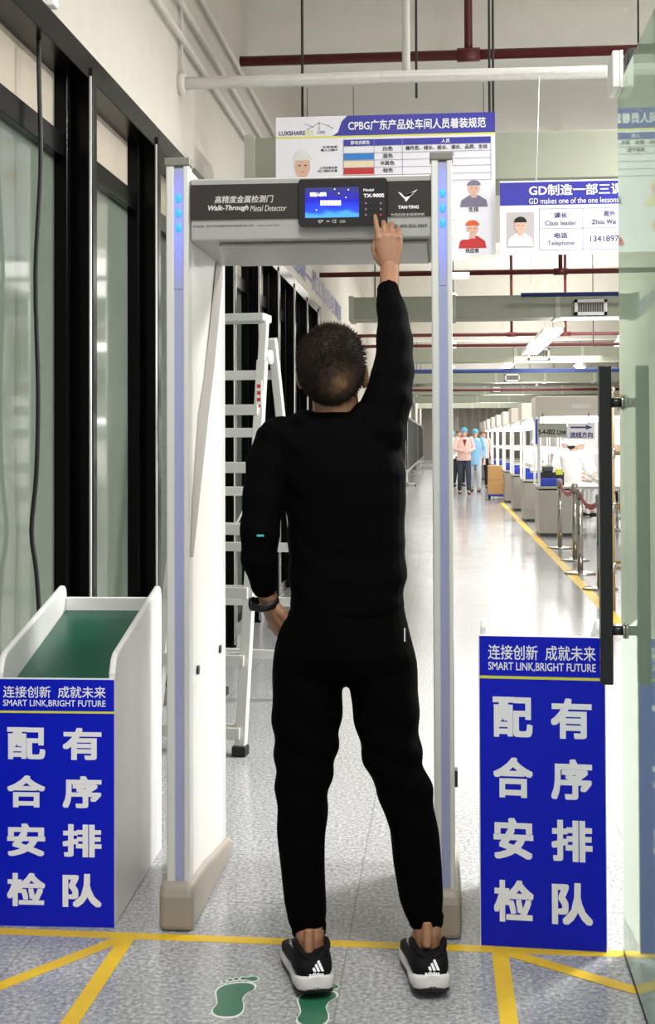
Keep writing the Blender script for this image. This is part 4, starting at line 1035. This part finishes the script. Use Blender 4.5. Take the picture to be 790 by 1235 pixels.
# ankles and feet
LA = W(374, 1134, PY - .045); RA = W(515, 1125, PY - .02)
for A_, top in ((LA, LLEG[-1]), (RA, RLEG[-1])):
    t_ = W((top[1] + top[2]) / 2, top[0] - 12, top[3])
    mb.tube([t_, A_, A_ + Vector((0, 0, -.05))], [.043, .036, .036], 16, ry=[.043, .042, .045])
    for s in (-1, 1): mb.ball(A_ + Vector((s * .03, 0, -.012)), .014)
    mb.tube([A_ + Vector((0, -.03, .04)), A_ + Vector((0, -.045, -.02))], .013)
    mb.tube([A_ + Vector((0, -.01, -.045)), A_ + Vector((0, .06, -.06)), A_ + Vector((0, .16, -.085))], [.034, .036, .03], ry=[.03, .028, .015])
def hand(mb, wr, d, back, thumb_side, curls, spread=.0, th_dir=None, sc=1.0):
    d = Vector(d).normalized(); back = Vector(back); back = (back - d * back.dot(d)).normalized(); rt = Vector(thumb_side); rt = (rt - d * rt.dot(d) - back * rt.dot(back)).normalized()
    P = lambda x, y, z: wr + (rt * x + d * y + back * z) * sc
    prof = [(-.02, .027, .021), (.0, .027, .020), (.025, .034, .019), (.055, .041, .017), (.085, .042, .015), (.097, .038, .012)]
    mb.rings([[P(w * math.copysign(abs(math.cos(t)) ** .75, math.cos(t)), y, z * math.copysign(abs(math.sin(t)) ** .85, math.sin(t))) for t in [2 * PI * k / 18 for k in range(18)]] for y, w, z in prof])
    tips = []
    for i, (ln, r) in enumerate(((.072, .0085), (.08, .009), (.074, .0085), (.06, .0075))):
        x = .03 - .0195 * i; y0 = .088 if i in (1, 2) else .084; 
        c = curls[i]; ang = 0; p = P(x, y0 - .02, .001); pts = [p, P(x, y0, .003)]; fr_ = (spread * (1.5 - i) / 1.5)
        q = Vector((x, y0, .003)); 
        for j, f in enumerate((.44, .32, .24)):
            ang += c[j]; q = q + Vector((math.sin(fr_) * ln * f, math.cos(ang) * ln * f, -math.sin(ang) * ln * f)); pts.append(P(*q))
        mb.tube(pts, [r * sc * 1.08, r * sc * 1.1, r * sc, r * sc * .92, r * sc * .75], 12); mb.ball(pts[-1], r * .76 * sc, 10, 6); tips.append(pts[-1])
        mb.ball(P(x, y0 - .002, .008), .0085 * sc, 10, 6)
    tb = [P(.02, .012, -.004), P(.036, .035, -.012), P(.047, .06, -.022), P(.046, .084, -.03)] if th_dir is None else [P(*t) for t in th_dir]
    mb.tube(tb, [.016 * sc, .014 * sc, .0105 * sc, .0085 * sc], 12); mb.ball(tb[-1], .0088 * sc, 10, 6)
    return tips
tip = W(453.5, 259, GY - .015)
RW = W(464.5, 326, PY + .245) + Vector((.012, .024, .014))
kn_t = W(463, 287, GY - .06) + Vector((.012, .024, .014))
mb.tube([RARM[-2][0], RW], [.029, .027], 14, ry=[.026, .021])
tips = hand(mb, RW, kn_t - RW, (0.05, -1, .35), (-1, 0, 0), ((.05, .2, .15), (.3, .6, .4), (.35, .62, .4), (.42, .65, .45)), .10, [(.018, .012, -.004), (.035, .035, -.014), (.043, .062, -.026), (.036, .088, -.035)], .98)
print('index tip', tips[0], 'target', tip)
LW = W(324, 725, PY - .015)
mb.tube([LARM[-2][0], LW], [.027, .026], 14, ry=[.026, .022])
hand(mb, LW, W(341, 772, PY + .03) - LW, (-.75, -.62, 0), (.4, -.75, 0), ((.2, .3, .2), (.2, .3, .2), (.2, .3, .2), (.2, .3, .2)), .03, [(.018, .012, -.004), (.036, .032, -.008), (.046, .058, -.014), (.046, .082, -.02)], 1.0)
man_me = remesh(mb, .0032, 3)
man = mesh_obj('person', man_me, M['skin'])
tag(man, 'person in black clothes seen from behind reaching up to press the gate keypad', 'person')
# sweater
mb = MB(); loft_px(mb, TORSO); chain(mb, LARM); chain(mb, RARM)
mb.ball(W(340, 532, PY), (.068, .07, .07)); mb.ball(W(456, 522, PY), (.078, .085, .085)); mb.ball(W(370, 512, PY), (.05, .075, .04)); mb.ball(W(440, 510, PY), (.06, .08, .055))
mb.ball(LARM[3][0], .052); mb.tube([W(405, 512, PY), W(405, 497, PY)], [.08, .068])
mb.tube([W(420, 728, PY), W(420, 736, PY)], [.148, .146], ry=.118, n=28)
sw_me = remesh(mb, .0055, 6)
for v, nn_ in zip(sw_me.vertices, [q.vector.copy() for q in sw_me.vertex_normals]):   # soft knit folds
    c = v.co; f = .0018 * math.sin(c.z * 70 + c.x * 22 + 2 * math.sin(c.x * 17)) * (1 if 0.98 < c.z < 1.15 or c.x < -.36 or c.z > 1.5 else .3)
    v.co = c + nn_ * f
swe = mesh_obj('sweater', sw_me, M['cloth'], man)
mb = MB(); mb.box(W(314, 646, PY - .128) - Vector((.009, 0, .0025)), W(314, 646, PY - .128) + Vector((.009, .004, .0025))).build('sleeve_tag', mat('teal_tag', '#3fb0b4', .5), swe)
# trousers
mb = MB(); loft_px(mb, HIPS); loft_px(mb, LLEG); loft_px(mb, RLEG)
tr_me = remesh(mb, .0055, 5)
for v, nn_ in zip(tr_me.vertices, [q.vector.copy() for q in tr_me.vertex_normals]):
    c = v.co; v.co = c + nn_ * (.003 * math.sin(c.z * 46 + c.x * 30 + 3 * math.sin(c.z * 11)))
trs = mesh_obj('trousers', tr_me, M['cloth2'], man)
p = W(490, 762, PY - .03); MB().box(p + Vector((-.004, -.055, -.017)), p + Vector((-.001, -.05, .017))).build('pocket_tag', M['footw'], trs)
for row in (LLEG[-1], RLEG[-1]):
    c = W((row[1] + row[2]) / 2, row[0] - 3, row[3]); MB().tube([c + Vector((0, 0, .018)), c + Vector((0, 0, -.012))], [.047, .044], 24, ry=[.056, .052]).build('cuff', M['cloth2'], trs, .004)
# watch
wc = W(320.5, 727, PY - .02); wd_ = (LW - LARM[-2][0]).normalized(); u = wd_.cross(Vector((0, 1, 0))).normalized(); v_ = wd_.cross(u)
mb = MB(); rr = []
for k in range(24):
    a = 2 * PI * k / 24; o_ = u * math.cos(a) * .033 + v_ * math.sin(a) * .029; nrm = o_.normalized()
    rr.append([wc + o_ + wd_ * sx * .010 + nrm * t for sx, t in ((-1, 0), (1, 0), (1, .004), (-1, .004))])
wt = mb.rings(rr, closed=True).build('wristwatch', M['cable'], man)
d_ = (-u * .9 - v_ * .2 if u.x > 0 else u * .9 - v_ * .2).normalized()
MB().tube([wc + d_ * .031, wc + d_ * .042], .019, 20).build('watch_case', M['brown2'], wt)
# shoes
def shoe(A_, yaw, side, lift):
    g = Vector((A_.x, A_.y, 0)); Mx = Matrix.Translation(g) @ Matrix.Rotation(yaw, 4, 'Z') @ Matrix.Translation((0, .19, 0)) @ Matrix.Rotation(-lift, 4, 'X') @ Matrix.Translation((0, -.19, 0))
    def ring(y, w, z0, z1, pw=.7, n=24, cx=0):
        return [Mx @ Vector((cx + w * 1.14 * math.copysign(abs(math.cos(t)) ** pw, math.cos(t)), y, (z0 + z1) / 2 + (z1 - z0) / 2 * math.copysign(abs(math.sin(t)) ** pw, math.sin(t)))) for t in [2 * PI * k / n for k in range(n)]]
    mb = MB(); mb.rings([ring(-.098, .018, .045, .068), ring(-.088, .034, .035, .084), ring(-.06, .042, .03, .095), ring(-.02, .045, .03, .102), ring(.02, .046, .03, .100), ring(.07, .048, .028, .088), ring(.13, .05, .025, .068), ring(.18, .044, .024, .052), ring(.205, .02, .024, .036)])
    up = mb.build('shoe', M['shoe'], man)
    # collar around the ankle
    mb = MB(); rr = []
    for k in range(28):
        a = 2 * PI * k / 28; x = .041 * math.cos(a); y = -.018 + .060 * math.sin(a); zz = .094 + .012 * math.cos(2 * a)
        rr.append([Mx @ Vector((x + .009 * math.cos(b) * math.cos(a), y + .009 * math.cos(b) * math.sin(a), zz + .012 * math.sin(b))) for b in [2 * PI * j / 8 for j in range(8)]])
    mb.rings(rr, closed=True).build('padded_collar', M['shoe'], up)
    for nm, m, dz0, dz1, gw in (('midsole', M['sole'], .008, .040, 0), ('outsole', M['rubber'], .0, .011, -.003)):
        mb = MB(); out = []
        secs = [(-.112, .012, .018), (-.104, .032, .010), (-.085, .043, .004), (-.04, .046, 0), (.03, .044, 0), (.09, .05, 0), (.14, .053, 0), (.19, .042, .004), (.215, .016, .010)]
        for y, w, up_ in secs: out.append(ring(y, w + gw, dz0 + up_ * (1 if nm == 'outsole' else .8), dz1 + (.010 if y < -.08 and nm == 'midsole' else 0) + up_ * (.9 if nm == 'outsole' else .2), .45))
        mb.rings(out).build(nm, m, up)
    # laces
    mb = MB()
    for i in range(4):
        y = .035 + i * .022; mb.tube([Mx @ Vector((-.025, y, .098 - i * .008)), Mx @ Vector((0, y + .004, .106 - i * .009)), Mx @ Vector((.025, y, .098 - i * .008))], .0028, 6)
    mb.build('laces', M['cable'], up)
    # heel emblem: three slanted bars and wordmark
    mb = MB(); fr_ = frame(Mx @ Vector((0, -.0985, .062)), (Mx.to_3x3() @ Vector((1, 0, 0))), (Mx.to_3x3() @ Vector((0, .28, 1))))
    mb.use(M['txtw'])
    for i, hgt in enumerate((.011, .019, .027)):
        x = -.013 + i * .010; s = .011
        mb.poly([fr_ @ Vector(q) for q in ((x + .006, 0, .003), (x + .013, 0, .003), (x + .013 - hgt * .42, hgt, .003), (x + .0075 - hgt * .42, hgt - .0035, .003))])
    put(mb, 'adidas', M['txtw'], fr_ @ Matrix.Translation((0, 0, .003)), (-.019, .019, -.0115, -.002), .03)
    mb.build('heel_emblem', None, up, recalc=False)
    # three side stripes
    for s in (-1, 1):
        mb = MB()
        for i in range(3):
            y = .0 + i * .022; mb.tube([Mx @ Vector((s * .0475, y - .006, .045)), Mx @ Vector((s * .042, y + .012, .092))], .004, 6)
        mb.build('side_stripes', M['sole'], up)
shoe(LA, .26, -1, .03); shoe(RA, .14, 1, .04)
# hair: cropped shell plus short strands, thin at the crown
fwd = look; up_ = (Vector((0, 0, 1)) - fwd * fwd.z).normalized(); rt = fwd.cross(up_)
def HP(x, y, z): return HC + rt * x + fwd * y + up_ * z
def hairmat():
    m = bpy.data.materials.new('cropped_hair'); m.use_nodes = True; nt = m.node_tree; b = nt.nodes['Principled BSDF']; L = nt.links.new
    ge = nt.nodes.new('ShaderNodeNewGeometry'); ds = nt.nodes.new('ShaderNodeVectorMath'); ds.operation = 'DISTANCE'
    cr_ = W(409, 461, PY - .11); ds.inputs[1].default_value = cr_; tc = nt.nodes.new('ShaderNodeTexCoord'); L(tc.outputs['Object'], ds.inputs[0])
    nz = nt.nodes.new('ShaderNodeTexNoise'); nz.inputs['Scale'].default_value = 60; L(tc.outputs['Object'], nz.inputs['Vector'])
    ad = nt.nodes.new('ShaderNodeMath'); ad.operation = 'MULTIPLY_ADD'; ad.inputs[1].default_value = .05; L(nz.outputs['Fac'], ad.inputs[0]); L(ds.outputs['Value'], ad.inputs[2])
    r = nt.nodes.new('ShaderNodeValToRGB'); e = r.color_ramp.elements
    e[0].position = .03; e[0].color = lin('#8a6b4e'); e[1].position = .085; e[1].color = lin('#241c17'); q = e.new(.055); q.color = lin('#4a392c')
    L(ad.outputs[0], r.inputs[0]); L(r.outputs[0], b.inputs['Base Color']); b.inputs['Roughness'].default_value = .7; b.inputs['Specular IOR Level'].default_value = .15
    return m
hm = hairmat()
mb = MB(); 
cen = Vector((0, -.012, .018)); rad = Vector((.0905, .110, .108))
NU, NV = 40, 24; rowsv = []
for j in range(NV + 1):
    row = []
    for k in range(NU):
        ph = 2 * PI * k / NU
        lim = 1.10 + 1.22 * max(0, math.cos(ph - 1.5 * PI)) ** .45 if True else 0       # further down at the back
        if math.sin(ph) > .2: lim = 1.0 - .1 * math.sin(ph)
        th = 0.001 + lim * j / NV * 1.02
        row.append(HP(*(cen + Vector((rad.x * math.sin(th) * math.cos(ph), rad.y * math.sin(th) * math.sin(ph), rad.z * math.cos(th))))))
    rowsv.append(row)
mb.rings(rowsv, caps=False)
for i in range(7000):
    ph = rnd.random() * 2 * PI; lim = 1.10 + 1.22 * max(0, math.cos(ph - 1.5 * PI)) ** .45
    if math.sin(ph) > .2: lim = 1.0 - .1 * math.sin(ph)
    th = math.acos(1 - rnd.random() * (1 - math.cos(min(lim + .08, 2.45))))
    nrm = Vector((math.sin(th) * math.cos(ph), math.sin(th) * math.sin(ph), math.cos(th)))
    p0 = cen + Vector((rad.x * nrm.x, rad.y * nrm.y, rad.z * nrm.z))
    ln = .016 * (1 if th < 1.3 else .5) * (.6 + .8 * rnd.random())
    tang = Vector((-nrm.y, nrm.x, 0)) * (.6 + .5 * rnd.random()) + Vector((0, 0, -.5))
    d = (nrm * .5 + tang * .85 + Vector((rnd.uniform(-.35, .35), rnd.uniform(-.35, .35), rnd.uniform(-.2, .35)))).normalized()
    sd = d.cross(nrm); 
    if sd.length < .05: continue
    sd = sd.normalized() * .0011
    a, b_, c_ = HP(*(p0 - sd - nrm * .002)), HP(*(p0 + sd - nrm * .002)), HP(*(p0 + d * ln))
    e_ = HP(*(p0 + nrm * .0012 - nrm * .002))
    vs = [mb.bm.verts.new(q) for q in (a, b_, e_, c_)]
    mb._f((vs[0], vs[1], vs[3])); mb._f((vs[1], vs[2], vs[3])); mb._f((vs[2], vs[0], vs[3]))
mb.build('hair', hm, man, recalc=False)

bpy.data.scenes.remove(TMP)
